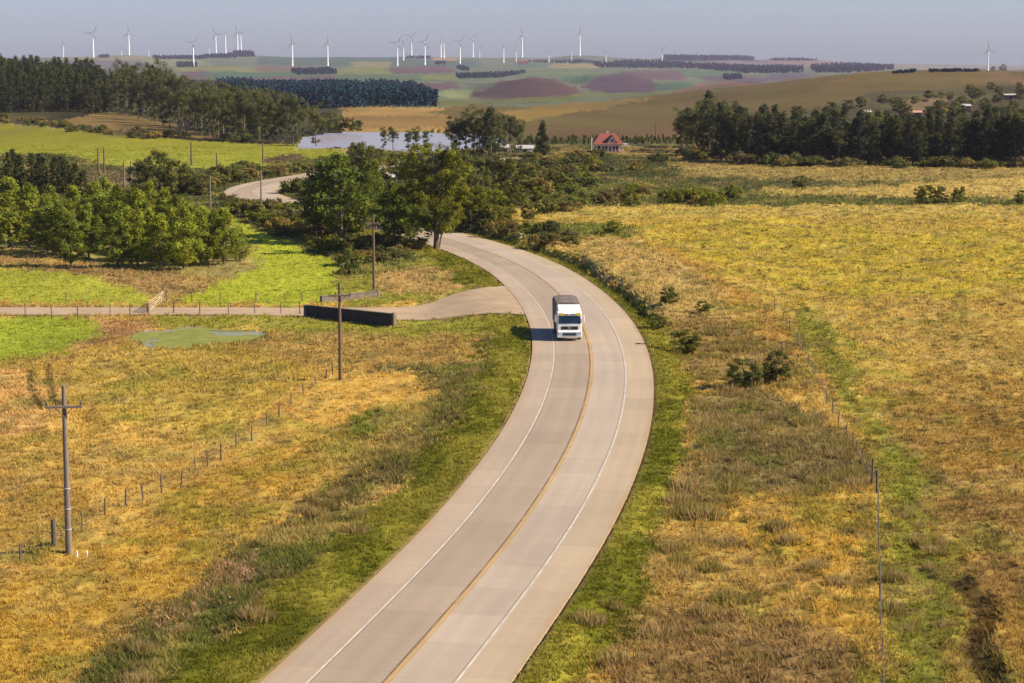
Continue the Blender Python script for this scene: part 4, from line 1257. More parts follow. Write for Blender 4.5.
shrubs([(252, 196), (285, 191), (330, 184), (345, 196), (330, 206), (262, 204)], 30, (1.3, 2.1), (0, 1, 2), 'mixed shrub along the near side of the road strip', 'shrubs on the near side of the road strip')
shrubs([(330, 196), (420, 190), (428, 214), (418, 232), (360, 236), (330, 225)], 34, (1.4, 2.4), (1, 1, 2), 'dark shrub under the pines left of the big roadside tree', 'shrubs under the pines at the bend')
WEED = []
for v in range(8):
    n = 240
    green = v % 2
    a = rs_.random(n) * 6.283; r = rs_.random(n) ** .6 * 1.0
    x, y = np.cos(a) * r, np.sin(a) * r
    hgt = (1.05 - .55 * r) * rs_.uniform(.5, 1.2, n)
    la = a + rs_.normal(0, .7, n); ln_ = rs_.uniform(.08, .35, n); wd = rs_.uniform(.02, .05, n); wa = rs_.random(n) * 3.14
    Vw = np.empty((n, 3, 3))
    Vw[:, 0] = np.stack([x - np.cos(wa) * wd, y - np.sin(wa) * wd, 0 * x], 1); Vw[:, 1] = np.stack([x + np.cos(wa) * wd, y + np.sin(wa) * wd, 0 * x], 1)
    Vw[:, 2] = np.stack([x + np.cos(la) * ln_, y + np.sin(la) * ln_, hgt], 1)
    base = np.where(rs_.random((n, 1)) < (.75 if green else .3), np.array([[.25, .215, .045]]), np.array([[.40, .28, .12]])) * rs_.uniform(.7, 1.3, (n, 1))
    WEED.append(mesh_np('weed_clump', Vw.reshape(-1, 3), np.arange(3 * n).reshape(-1, 3), [M['grass']], False, np.repeat(base[:, None], 3, 1).reshape(-1, 3)))


def weeds(poly, count, size, mats, label, group):
    P = np.array(poly, float); lo = P.min(0); hi = P.max(0); k = 0
    while k < count:
        a, b = rr.uniform(lo[0], hi[0]), rr.uniform(lo[1], hi[1])
        if not inpoly(np.array([a]), np.array([b]), poly)[0]: continue
        p = ghit(a, b)
        o = link('weed_clump', WEED[rr.randrange(8)], None, p - Vector((0, 0, .05)))
        q = rr.uniform(*size); o.scale = (q * rr.uniform(.9, 1.7), q * rr.uniform(.9, 1.3), q * rr.uniform(.9, 1.3)); o.rotation_euler = (0, 0, rr.uniform(0, 6.28))
        tag(o, label, 'weed clump', group); k += 1
weeds([(500, 338), (512, 350), (488, 400), (440, 448), (360, 530), (240, 630), (150, 683), (80, 683), (150, 620), (300, 510), (400, 425), (470, 365)], 46, (.4, .8), (0, 0, 1), 'low weedy clump in the rough strip left of the road', 'weed clumps left of the road')
weeds([(690, 395), (745, 380), (825, 420), (868, 470), (850, 500), (760, 500), (700, 520), (672, 520)], 64, (.5, 1.0), (0, 0, 1), 'low brown and green weed clump in the dark rough patch right of the road', 'weed clumps right of the road')
weeds([(590, 600), (650, 540), (800, 520), (870, 600), (870, 683), (580, 683)], 40, (.4, .8), (0, 1), 'small weed clump in the dry grass of the near right verge', 'weed clumps of the near right verge')
weeds([(660, 330), (720, 320), (790, 350), (820, 385), (760, 395), (680, 385)], 26, (.5, 1.0), (0, 0, 1), 'weed clump around the bushes of the right verge', 'weed clumps around the right verge bushes')
weeds([(885, 480), (930, 500), (960, 560), (965, 683), (890, 683)], 30, (.3, .7), (0, 1, 2), 'green weed clump beside the right fence', 'weed clumps beside the right fence')
shrubs([(915, 94), (1024, 89), (1024, 118), (860, 118), (840, 108)], 34, (1.3, 2.2), (1, 1, 0), 'dark shrub on the hill slope above the right belt', 'shrubs on the slope above the right belt')
# --- far woods and hedges: a mass nobody could count
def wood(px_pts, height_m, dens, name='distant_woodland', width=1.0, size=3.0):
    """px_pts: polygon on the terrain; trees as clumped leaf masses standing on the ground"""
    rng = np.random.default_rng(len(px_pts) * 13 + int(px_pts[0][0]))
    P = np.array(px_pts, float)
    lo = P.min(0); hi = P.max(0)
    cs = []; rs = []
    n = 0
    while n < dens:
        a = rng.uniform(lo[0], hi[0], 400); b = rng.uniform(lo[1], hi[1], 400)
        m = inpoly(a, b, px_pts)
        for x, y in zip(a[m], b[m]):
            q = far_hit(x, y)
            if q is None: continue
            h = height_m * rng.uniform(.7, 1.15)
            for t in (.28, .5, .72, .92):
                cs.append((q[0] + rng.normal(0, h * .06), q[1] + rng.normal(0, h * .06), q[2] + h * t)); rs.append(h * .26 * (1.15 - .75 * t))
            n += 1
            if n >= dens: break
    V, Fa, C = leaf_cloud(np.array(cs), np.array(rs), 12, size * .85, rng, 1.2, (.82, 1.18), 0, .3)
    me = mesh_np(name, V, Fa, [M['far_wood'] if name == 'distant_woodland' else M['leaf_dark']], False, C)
    tag(link(name, me), kind='stuff')


_FY = np.geomspace(600, 12500, 900)
def far_hit(px, py):
    X = (px - CX) / F * _FY
    z = hill_z(X, _FY)
    _, q = proj(X, _FY, z)
    i = np.argmax(q <= py)
    if q[i] > py:
        i = int(np.argmin(q))
    return X[i], _FY[i], z[i]


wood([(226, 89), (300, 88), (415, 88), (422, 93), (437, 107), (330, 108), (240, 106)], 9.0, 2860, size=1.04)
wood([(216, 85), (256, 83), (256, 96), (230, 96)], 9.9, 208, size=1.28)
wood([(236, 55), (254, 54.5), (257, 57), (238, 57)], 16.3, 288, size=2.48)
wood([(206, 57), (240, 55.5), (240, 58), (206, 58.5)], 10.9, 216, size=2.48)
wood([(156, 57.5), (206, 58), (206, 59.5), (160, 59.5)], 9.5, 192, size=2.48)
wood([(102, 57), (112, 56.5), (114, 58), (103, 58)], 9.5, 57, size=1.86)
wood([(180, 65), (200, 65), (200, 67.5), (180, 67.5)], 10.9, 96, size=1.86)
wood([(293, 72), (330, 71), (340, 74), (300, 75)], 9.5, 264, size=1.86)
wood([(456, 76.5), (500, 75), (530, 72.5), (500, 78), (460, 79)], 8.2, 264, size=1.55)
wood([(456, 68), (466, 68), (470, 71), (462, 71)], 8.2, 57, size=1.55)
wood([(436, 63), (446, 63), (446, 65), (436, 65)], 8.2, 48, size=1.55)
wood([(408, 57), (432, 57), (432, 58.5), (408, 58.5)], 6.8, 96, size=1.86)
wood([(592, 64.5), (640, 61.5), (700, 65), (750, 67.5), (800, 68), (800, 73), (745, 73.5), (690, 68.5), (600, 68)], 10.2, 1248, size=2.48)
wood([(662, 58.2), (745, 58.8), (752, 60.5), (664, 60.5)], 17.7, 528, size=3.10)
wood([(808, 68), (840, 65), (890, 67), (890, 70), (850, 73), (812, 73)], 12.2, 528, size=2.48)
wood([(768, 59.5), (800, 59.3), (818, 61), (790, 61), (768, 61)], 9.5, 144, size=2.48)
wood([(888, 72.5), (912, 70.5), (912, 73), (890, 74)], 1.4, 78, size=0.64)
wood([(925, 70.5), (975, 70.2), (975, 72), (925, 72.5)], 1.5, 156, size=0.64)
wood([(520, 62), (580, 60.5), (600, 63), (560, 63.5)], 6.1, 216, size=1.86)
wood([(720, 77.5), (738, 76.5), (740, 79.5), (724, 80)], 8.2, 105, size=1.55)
wood([(520, 139.5), (690, 138.5), (690, 144), (520, 146)], 1.5, 170, name='hedge_scrub', size=.35)
wood([(780, 84), (840, 78), (842, 80), (790, 88)], 1.8, 20, name='hedge_scrub', size=.45) if False else None


# ------------------------------------------------------------------ wind turbines
def turbine_meshes():
    H = 90.0
    t = MB(); n = 14
    rad = lambda z: 3.4 - 1.7 * z / H
    for k in range(10):
        t.tube((0, 0, k * H / 10), (0, 0, (k + 1) * H / 10), rad(k * H / 10), rad((k + 1) * H / 10), n, k in (0, 9))
    nac = MB()
    for a, b, r0, r1 in ((-3.2, -1, 1.5, 2.1), (-1, 3.5, 2.1, 2.0), (3.5, 7.5, 2.0, 1.0)):
        nac.tube((0, a, H + 1.2), (0, b, H + 1.2), r0, r1, 12)
    hub = MB()
    hub.tube((0, -5.2, 0), (0, -3.3, 0), .6, 1.6, 12); hub.tube((0, -3.3, 0), (0, -2.9, 0), 1.6, 1.5, 12)
    bl = MB()
    L = 36.0
    secs = [(1.2, .9, .9, 0), (4, 1.2, .8, .2), (8, 2.9, .55, .5), (16, 2.2, .4, .3), (26, 1.5, .25, .15), (L, .35, .08, 0)]
    prev = None
    for z, c, th, off in secs:
        c *= 1.7; th *= 1.5
        ring = [(-c * .5 + off, 0, z), (0 + off, -th, z), (c * .5 + off, -th * .25, z), (c * .62 + off, 0, z), (c * .5 + off, th * .25, z), (0 + off, th, z)]
        ring = [(x, y - 4.2, zz) for x, y, zz in ring]
        if prev is not None:
            vs = prev + ring; m = 6
            bl.add(vs, [(i, (i + 1) % m, m + (i + 1) % m, m + i) for i in range(m)])
        prev = ring
    def me(mb, name, mat, sm=False):
        o = mb.build(name, mat, None, smoothf=sm); d = o.data; bpy.data.objects.remove(o); return d
    return me(t, 'tower', M['turbine_white'], True), me(nac, 'nacelle', M['turbine_white'], True), me(hub, 'hub', M['turbine_white'], True), me(bl, 'blade', M['turbine_blade'])


TT, TN, TH_, TB = turbine_meshes()
TUR = [(68, 43.5, 56, 110, 20), (97.5, 33.5, 57.5, 60, 20), (133, 33, 55.5, 100, 25), (125.5, 48, 55.5, 30, 20), (152.5, 46.5, 56.5, 30, 25), (196.5, 42.5, 66.5, 50, 30), (212.5, 47, 54.5, 20, 25), (219, 34, 54, 0, 20),
       (228.5, 34, 55.5, 95, 70), (240.5, 32, 54.5, 110, 25), (243.8, 33.5, 54, 80, 40), (294.5, 43, 66.5, 105, 25), (329.5, 43, 66.5, 90, 30), (398.5, 43, 66.5, 60, 20), (404.5, 41, 60.5, 30, 35),
       (412.5, 36.5, 56.5, 45, 20), (425.7, 42, 65.5, 65, 25), (441.5, 38, 58, 70, 50), (444.7, 42.5, 58, 100, 60), (460.5, 42, 64, 50, 25), (473.3, 38, 57, 55, 25), (480, 47, 57, 50, 20),
       (503.7, 45.5, 63, 20, 30), (516, 49.5, 62, 85, 20), (522, 34, 56.5, 100, 25), (548.5, 50, 63, 30, 60), (571, 51, 63, 55, 70), (579, 32.5, 56.5, 90, 30), (605, 50, 63, 30, 60), (660.5, 49, 63, 30, 20), (983.5, 49.5, 71, 100, 15)]
ORD = 'first second third fourth fifth sixth seventh eighth ninth tenth eleventh twelfth thirteenth fourteenth fifteenth sixteenth seventeenth eighteenth nineteenth twentieth'.split()
ORD += ['twenty-' + w for w in ORD[:9]] + ['thirtieth']
for i, (px, hub, base, ang, yaw) in enumerate(sorted(TUR)):
    X, Y, z = far_hit(px, base)
    if px > 900:
        Y = 6000.; X = (px - CX) / F * Y; z = float(hill_z(np.array([X]), np.array([Y]))[0])
        base = proj(X, Y, z)[1]
    s = (base - hub) * Y / F / 91.2
    o = thing('wind_turbine', f'white three bladed wind turbine, {ORD[i]} from the left along the horizon' if i < 30 else 'lone white wind turbine behind the brown hilltop at the right', 'wind turbine', (X, Y, z - 1 * s), math.radians(yaw), 'wind turbines along the horizon')
    o.scale = (s,) * 3
    link('tower', TT, o); nc = link('nacelle', TN, o)
    h = link('hub', TH_, o, (0, 0, 91.2))
    for k in range(3):
        b = link('blade', TB, h); b.rotation_euler = (0, math.radians(90 - ang + 120 * k), 0)


# ------------------------------------------------------------------ poles
def utility_pole(px, base, top, label, wood_=True, arm=1.9, armdrop=1.1, rz=.1, thick=.17, insul=3, pale=False):
    p = ghit(px, base)
    H = (base - top) * mpp(p.y) * 1.005 + .05
    o = thing('utility_pole', label, 'utility pole', p - Vector((0, 0, .05)), rz, 'utility poles of the power line')
    m = M['pole_wood'] if wood_ else M['pole_grey']
    MB().tube((0, 0, -.3), (0, 0, H), thick, thick * .6, 12).build('pole', m, o, smoothf=False)
    if arm:
        za = H - armdrop
        MB().box(-arm / 2, arm / 2, -thick - .12, -thick * .7, za - .07, za + .07).build('crossarm', M['zinc'] if pale else m, o, .01)
        br = MB(); br.tube((-.55, -thick - .02, za), (0, -thick * .8, za - .6), .025, n=6); br.tube((.55, -thick - .02, za), (0, -thick * .8, za - .6), .025, n=6)
        br.build('brace', m, o)
        for x in ((-arm / 2 + .08, -arm / 2 + .62, arm / 2 - .08) if insul == 3 else (-arm / 2 + .1, arm / 2 - .1)):
            q = MB(); y = -thick - .05
            q.tube((x, y, za + .07), (x, y, za + .16), .02, n=8); q.tube((x, y, za + .14), (x, y, za + .22), .075, .06, 10); q.tube((x, y, za + .22), (x, y, za + .30), .07, .03, 10)
            q.build('insulator', M['ceramic'], o)
    if not wood_:
        bd = MB()
        for z in (H * .28, H * .40, H * .16): bd.tube((0, 0, z), (0, 0, z + .05), thick * 1.06, n=12)
        bd.build('band', M['zinc'], o)
    return o


utility_pole(69, 555.5, 380, 'nearest grey utility pole with a crossarm beside the left fence', False, 2.1, 1.2, .12, .2)
utility_pole(340.5, 384, 281, 'brown wooden utility pole at the edge of the gold patch, before the dark wall', True, 1.95, 1.15, .15, .19)
utility_pole(374, 291, 214, 'dark utility pole with a crossarm beside the weathered rear wall', True, 2.1, 1.1, .1, .2)
utility_pole(323, 235, 186, 'pole with a pale crossarm in front of the dark pines', False, 1.9, 1.0, .1, .18, 2, True)
utility_pole(261.5, 214, 172, 'grey pole standing in the thicket before the road strip', False, 0, 0, 0, .18)
utility_pole(210.5, 208, 176, 'grey pole left of the road strip behind the round trees', False, 0, 0, 0, .18)
utility_pole(172.5, 196, 168, 'thin grey pole before the tallest round dark tree', False, 0, 0, 0, .2)
utility_pole(131.5, 189, 161, 'thin pole at the right of the brown patch left of the dark round trees', False, 0, 0, 0, .2)
utility_pole(124.5, 188, 162, 'thin pole second from the right on the brown patch below the green field', False, 0, 0, 0, .2)
utility_pole(98.5, 173, 148, 'thin pole left of its twin near the foot of the green field', True, 0, 0, 0, .25)
utility_pole(104.5, 174, 148, 'thin pole right of its twin near the foot of the green field', True, 0, 0, 0, .25)
utility_pole(191.5, 165, 142, 'dark pole standing alone in the middle of the upper green field', True, 0, 0, 0, .3)
utility_pole(217, 176, 153, 'thin pole at the lower right of the upper green field', True, 0, 0, 0, .22)
utility_pole(263, 163, 144, 'thin dark pole at the right end of the upper green field', True, 0, 0, 0, .25)
utility_pole(656, 142, 122, 'tall thin pole on the brown slope right of the red roofed house', True, 0, 0, 0, .25)


# ------------------------------------------------------------------ fences
def fence(name, label, posts, wires=4, z0=.3, hh=1.2, r=.055, tops=None):
    P = [ghit(a, b) for a, b in posts]
    o = thing(name, label, 'fence', P[0])
    hs = []
    for i, p in enumerate(P):
        h = hh * rr.uniform(.92, 1.12)
        if tops and i in tops: h, rad = tops[i]
        else: rad = r * rr.uniform(.8, 1.2)
        q = p - P[0]; l = Vector((rr.gauss(0, .05), rr.gauss(0, .05), 0))
        MB().tube(q - Vector((0, 0, .25)), q + l + Vector((0, 0, h)), rad * 1.1, rad * .9, 8).build('post', M['post_wood'], o)
        hs.append((q, h))
    w = MB()
    for k in range(wires):
        for (a, ha), (b, hb) in zip(hs[:-1], hs[1:]):
            f = z0 + (1 - z0) * k / max(1, wires - 1) - .06
            w.tube(a + Vector((0, 0, f * min(ha, 1.3))), b + Vector((0, 0, f * min(hb, 1.3))), .007, n=4, caps=False)
    w.build('wire', M['wire'], o)
    return o


LF = [(-30, 590), (-4, 578), (20.5, 566), (54.5, 548), (82.5, 530), (105, 518), (125.5, 509), (143.5, 502), (162, 493), (181, 489), (196, 475), (208, 468), (221, 460), (236, 448), (252, 440), (266.5, 428), (279, 420), (291, 408), (304, 398), (316, 390), (326, 384), (333, 377)]
fence('wire_fence', 'old wire fence on weathered posts across the gold left pasture', LF, tops={3: (1.75, .17)})
RF = [(884, 700), (881.5, 664), (880.6, 632), (880.3, 602), (879.8, 575), (879, 552), (878.5, 530), (878, 510), (877, 494), (872, 484), (868, 477), (862, 465), (857, 455), (853, 449), (846, 438), (838, 425), (833, 415), (827, 404), (822, 392), (815, 378), (809, 366), (803, 354), (797, 343), (790, 331), (783, 320), (775, 310)]
fence('wire_fence', 'wire fence on thin posts between the rough verge and the right pasture', RF, hh=1.15, r=.036, tops={8: (1.6, .08), 9: (1.7, .07)})
TF = [(-10, 317), (25.5, 316), (52, 317), (78, 318), (110, 316), (130, 314), (173.5, 313), (200, 313), (228.5, 313.5), (255, 313.5), (281, 313.5), (300, 314)]
fence('wire_fence', 'thin wire fence along the near side of the farm track', TF, wires=2, hh=1.3, r=.06)
TF2 = [(66, 302.5), (163, 302), (166.5, 301), (192, 302), (220, 302.5), (256, 303), (285, 303), (302, 303)]
fence('wire_fence', 'short wire fence along the far side of the farm track beside the bright field', TF2, wires=2, hh=1.2, r=.06)

# white timber gate that leads into the track
a, b = ghit(149, 313), ghit(163.5, 302)
g = thing('farm_gate', 'pale timber gate standing open beside the farm track', 'gate', a, math.atan2(b.y - a.y, b.x - a.x))
Lg = (b - a).length
f = MB(); f.box(0, .1, -.04, .04, .1, 1.35); f.box(Lg - .1, Lg, -.04, .04, .1, 1.35)
f.build('gate_frame', M['gate_wood'], g)
for k in range(5):
    z = .22 + k * .26
    MB().box(.1, Lg - .1, -.025, .025, z, z + .08).build('rail', M['gate_wood'], g)
d_ = MB(); d_.tube((.1, -.05, .2), (Lg - .1, -.05, 1.3), .05, n=6); d_.build('brace', M['gate_wood'], g)
MB().tube((Lg + .12, 0, -.2), (Lg + .12, 0, 2.0), .1, .09, 8).build('post', M['post_wood'], g)

# two low posts at the foot of the near pole, marker post at the bend
for px, lab in ((77, 'short white marker peg right beside the nearest utility pole'), (87, 'short white marker peg a little further from the nearest utility pole')):
    p = ghit(px, 559)
    o = thing('marker_peg', lab, 'peg', p)
    MB().box(-.05, .05, -.05, .05, -.1, .42).build('shaft', M['white_wood'], o, .008)
    MB().prism([(-.05, .42), (.05, .42), (0, .48)], -.05, .05).build('cap', M['white_wood'], o)
p = ghit(521, 243, .35)
o = thing('road_marker', 'small white roadside marker post on the bank at the far bend', 'marker post', p)
MB().box(-.16, .16, -.06, .06, -.2, 1.05).build('panel', M['white_wood'], o, .02)
MB().box(-.11, .11, -.075, -.062, .7, .9).build('reflector', M['black_plastic'], o)


# ------------------------------------------------------------------ culvert walls
def parapet(pa, pb, h, th, label, mat, tilt=0):
    a, b = ghit(*pa), ghit(*pb)
    L = Vector((b.x - a.x, b.y - a.y, 0)).length
    o = thing('parapet_wall', label, 'wall', (a.x, a.y, min(a.z, b.z)), math.atan2(b.y - a.y, b.x - a.x))
    m = MB(); m.box(0, L, -th / 2, th / 2, -.3, h)
    m.build('wall', mat, o, .03)
    MB().box(-.04, L + .04, -th / 2 - .05, th / 2 + .05, h + .003, h + .1).build('coping', mat, o, .02)
    e = MB(); e.box(L + .003, L + .3, -th / 2 - .06, th / 2 + .06, -.3, h + .22); e.box(-.3, -.003, -th / 2 - .06, th / 2 + .06, -.3, h + .12)
    e.build('end_block', M['wall_old'] if mat is M['wall_dark'] else mat, o, .03)
    return o


parapet((307, 316), (393, 325), 1.15, .35, 'long blackened concrete parapet wall on the near side of the side road', M['wall_dark'])
parapet((323, 303), (377, 298), .75, .35, 'low weathered parapet wall on the far side of the side road', M['wall_old'])


# ------------------------------------------------------------------ the red roofed house
def house():
    p = ghit(608, 152.5)
    o = thing('farmhouse', 'small farmhouse with red hipped roof, white dormer and white porch posts', 'house', p, 0)
    u = p.y / F                                   # metres per pixel there
    W = 26 * u; D = 8.0; h = 2.5
    MB().box(-W / 2, W / 2, 0, D, 0, h).build('wall', M['wall_cream'], o)
    MB().box(-W / 2 - 1.2, W / 2 + 1.2, -2.2, -.01, -.2, .45).build('porch_floor', M['wall_pink'], o)
    e = .55
    x0, x1, y0, y1 = -W / 2 - .7, W / 2 + .5, -2.4, D + .7
    rz = h + 2.9
    r = MB(); ym = (y0 + y1) / 2
    vs = [(x0, y0, h), (x1, y0, h), (x1, y1, h), (x0, y1, h), (x0 + 2.3, ym, rz), (x1 - 1.9, ym, rz), (x0, y0, h - .15), (x1, y0, h - .15), (x1, y1, h - .15), (x0, y1, h - .15)]
    r.add(vs, [(0, 1, 5, 4), (1, 2, 5), (2, 3, 4, 5), (3, 0, 4), (0, 6, 7, 1), (1, 7, 8, 2), (2, 8, 9, 3), (3, 9, 6, 0), (6, 9, 8, 7)])
    ro = r.build('roof', M['roof_red'], o)
    MB().box(x0 + 4.2, x0 + 4.8, ym + .5, ym + 1.1, rz - .9, rz + .7).build('chimney', M['wall_cream'], ro)
    # dormer with a white gable
    dx = W * .14
    dm = MB(); dm.prism([(dx - 1.25, h + .45), (dx + 1.25, h + .45), (dx, h + 2.25)], -1.75, 2.2); d = dm.build('dormer', M['white_wood'], o)
    rf = MB()
    for s in (-1, 1):
        a = Vector((dx + s * 1.45, 0, h + .35)); t = Vector((dx, 0, h + 2.45)); n = Vector((s * .1, 0, .12))
        rf.add([(a.x, -1.95, a.z), (t.x, -1.95, t.z), (t.x, 2.4, t.z), (a.x, 2.4, a.z), (a.x + n.x, -1.95, a.z + n.z), (t.x, -1.95, t.z + .14), (t.x, 2.4, t.z + .14), (a.x + n.x, 2.4, a.z + n.z)],
               [(0, 1, 2, 3), (4, 5, 6, 7), (0, 1, 5, 4), (1, 2, 6, 5), (2, 3, 7, 6), (3, 0, 4, 7)])
    rf.build('dormer_roof', M['roof_red'], d)
    MB().box(dx - .45, dx + .45, -1.8, -1.752, h + .75, h + 1.3).build('window', M['window_dark'], d)
    for i in range(9):
        x = -W / 2 - .5 + i * (W + .9) / 8
        MB().box(x - .09, x + .09, -2.15, -1.97, .45, h - .15).build('porch_post', M['white_wood'], o)
    MB().box(x0 + .1, x1 + 1.4, -2.28, -2.18, h - .42, h - .17).build('fascia', M['white_wood'], o)
    for x in (-W * .36, -W * .12, W * .3):
        MB().box(x - .6, x + .6, -.03, -.004, 1.0, 2.05).build('window', M['window_dark'], o)
    MB().box(W * .08, W * .17, -.03, -.004, .46, 2.25).build('door', M['wall_pink'], o)
    MB().box(x1 + .05, x1 + 1.5, -2.3, D * .4, h - .12, h).build('canopy', M['zinc'], o)
    MB().tube((x0 - .35, -2.3, -.2), (x0 - .35, -2.3, h + 2.0), .09, n=8).build('mast', M['white_wood'], o)
house()


def shed(px, base, wpx, hm, label, roofm, wallm, depth=6, rise=.8):
    p = ghit(px, base)
    w = wpx * p.y / F
    o = thing('farm_shed', label, 'shed', p, 0)
    MB().box(-w / 2, w / 2, 0, depth, -.5, hm).build('wall', wallm, o)
    r = MB(); x0, x1 = -w / 2 - .3, w / 2 + .3
    r.prism([(-.4, hm), (depth / 2, hm + rise), (depth + .4, hm), (depth + .4, hm + .12), (depth / 2, hm + rise + .14), (-.4, hm + .12)], x0, x1, 'x')
    r.build('roof', roofm, o)
    for k in range(max(1, int(w / 5))):
        x = -w / 2 + (k + .5) * w / max(1, int(w / 5))
        MB().box(x - .6, x + .6, -.03, -.004, .1, hm * .75).build('door', M['window_dark'], o)
    return o


shed(505, 152, 9, 1.2, 'white low shed behind the grove right of the lake', M['zinc'], M['white_wood'])
shed(525, 152.5, 16, 1.1, 'long white low shed between the grove and the conical conifer', M['zinc'], M['white_wood'])
shed(1011, 99.5, 12, 2.2, 'small shed with pale roof high on the right hillside', M['zinc'], M['wall_old'], 6, .6)
shed(868, 120, 6, 3.2, 'narrow pale shed showing above the tops of the right belt', M['zinc'], M['wall_old'])
shed(966, 112, 10, 2.6, 'pale shed half hidden among the slope trees at the right', M['zinc'], M['wall_old'])
shed(916, 119, 12, 2.6, 'tan walled shed behind the middle of the right belt', M['wall_pink'], M['wall_old'])
shed(391, 188, 11, 2.2, 'grey roofed shed glimpsed between the pines left of the big roadside tree', M['zinc'], M['wall_old'])
shed(523, 64.5, 10, 9, 'far reddish farm shed on the ridge under the turbines', M['roof_red'], M['wall_pink'], 20, 4)


# ------------------------------------------------------------------ the truck
def truck():
    # foot of the front bumper at pixel (569, 340)
    fx, fy = unproj(568.5, 341.2, .03)
    d2 = (ROAD[:, 0] - fx) ** 2 + (ROAD[:, 1] - fy) ** 2
    i = int(d2.argmin())
    j = min(len(ROAD) - 1, i + 3)
    c = ROAD[i] + RN[i] * -1.85
    t = ROADT[j]                                   # points away from the camera
    rz = math.atan2(t[1], t[0]) - math.pi / 2 + .02     # model: front faces -Y, body runs to +Y
    o = thing('truck', 'white cab-over truck with brown grey tarpaulin body driving towards the viewer', 'truck', (c[0], c[1], .03), rz)
    wp, bp = M['white_paint'], M['black_plastic']
    # cab, an outline in profile (y, z) drawn across the width
    cab = [(0.06, .55), (0.0, 1.15), (.02, 1.75), (.16, 2.75), (.28, 2.98), (.55, 3.12), (2.15, 3.18), (2.2, .95), (1.9, .95), (1.75, 1.12), (1.0, 1.12), (.82, .6)]
    cb = MB(); cb.prism(cab, -1.24, 1.24, 'x'); body = cb.build('cab', wp, o, .10, 4)
    df = MB(); df.prism([(.55, 3.14), (.95, 3.36), (2.0, 3.62), (2.12, 3.6), (2.12, 3.17)], -1.17, 1.17, 'x'); df.build('roof_deflector', wp, o, .14, 4)
    ws = MB()
    def fr(z): return np.interp(z, [1.15, 1.75, 2.75], [0, .02, .16])
    def quad(x0, x1, z0, z1, t=.018, inset=0):
        m = MB()
        a, b = fr(z0) - t, fr(z1) - t
        m.add([(x0, a, z0), (x1, a, z0), (x1 - inset, b, z1), (x0 + inset, b, z1), (x0, a + t - .002, z0), (x1, a + t - .002, z0), (x1 - inset, b + t - .002, z1), (x0 + inset, b + t - .002, z1)],
              [(0, 1, 2, 3), (4, 7, 6, 5), (0, 4, 5, 1), (1, 5, 6, 2), (2, 6, 7, 3), (3, 7, 4, 0)])
        return m
    w = quad(-1.12, 1.12, 1.84, 2.66, .02, .05).build('windscreen', M['glass'], o)
    for x in (-.45, .45):
        m = MB(); m.tube((x - .35, fr(1.86) - .04, 1.87), (x + .2, fr(2.3) - .04, 2.3), .018, n=5); m.build('wiper', bp, w)
    vis = MB(); vis.prism([(.02, 2.70), (-.16, 2.78), (-.14, 2.93), (.14, 2.96)], -1.16, 1.16, 'x'); v = vis.build('sun_visor', M['white_wood'], o, .01)
    for x0, x1 in ((-1.12, -.62), (.62, 1.12)):
        MB().box(x0, x1, -.195, -.165, 2.74, 3.0).build('marker_board', M['yellow_sign'], v)
    for x in (-.34, .3):
        MB().box(x - .2, x + .2, -.182, -.165, 2.82, 2.9).build('badge', M['chassis'], v)
    # grille, bumper
    g = quad(-.86, .86, 1.22, 1.56, .02).build('grille', bp, o)
    for z in (1.31, 1.40, 1.48):
        quad(-.82, .82, z, z + .02, .032).build('slat', M['chassis'], g)
    MB().box(-.16, .16, fr(1.4) - .05, fr(1.4) - .035, 1.33, 1.46).build('emblem', M['steel'], g)
    bm_ = MB(); bm_.prism([(-.10, .36), (-.16, .5), (-.14, 1.02), (-.02, 1.12), (.3, 1.12), (.3, .36)], -1.25, 1.25, 'x'); b = bm_.build('bumper', wp, o, .05, 3)
    MB().box(-.72, .72, -.178, -.13, .58, .93).build('lower_grille', M['teal'], b, .03)
    MB().box(-.60, .60, -.192, -.176, .70, .82).build('intake', bp, b)
    for s in (-1, 1):
        MB().box(s * .98 - .19, s * .98 + .19, -.172, -.12, .66, .95).build('headlight', M['lamp_glass'], b, .03)
        MB().box(s * 1.15 - .06, s * 1.15 + .06, -.17, -.11, 1.0, 1.06).build('indicator', M['orange'], b)
    # doors and side windows
    for s in (-1, 1):
        x = s * 1.243
        d = MB(); d.prism([(.42, 1.25), (.42, 1.78), (.5, 2.7), (1.45, 2.72), (1.45, 1.25)], x, x + s * .012, 'x'); dd = d.build('door', wp, o)
        w2 = MB(); w2.prism([(.5, 1.85), (.56, 2.55), (1.38, 2.58), (1.38, 1.85)], x + s * .013, x + s * .02, 'x'); w2.build('side_window', M['glass'], dd)
        MB().box(min(x + s * .013, x + s * .05), max(x + s * .013, x + s * .05), 1.25, 1.42, 1.55, 1.62).build('handle', bp, dd)
        m = MB(); m.tube((s * 1.2, .25, 2.72), (s * 1.5, .02, 2.78), .03, n=6); m.tube((s * 1.24, .3, 1.95), (s * 1.5, .02, 2.05), .03, n=6)
        mr = m.build('mirror', wp, o)
        MB().box(s * 1.44 - .09, s * 1.44 + .09, -.06, .10, 2.1, 2.66).build('mirror_head', wp, mr, .04)
        st = MB(); st.box(min(s * 1.0, s * 1.22), max(s * 1.0, s * 1.22), .55, .98, .42, .56); st.build('step', bp, o)
    o.scale = (.97, .97, .94)
    # chassis and body
    MB().box(-.45, .45, 1.0, 9.0, .72, .98).build('chassis', M['chassis'], o)
    bd = MB(); bd.box(-1.29, 1.29, 2.55, 9.1, 1.12, 2.0); cb_ = bd.build('cargo_body', M['tarp'], o, .03)
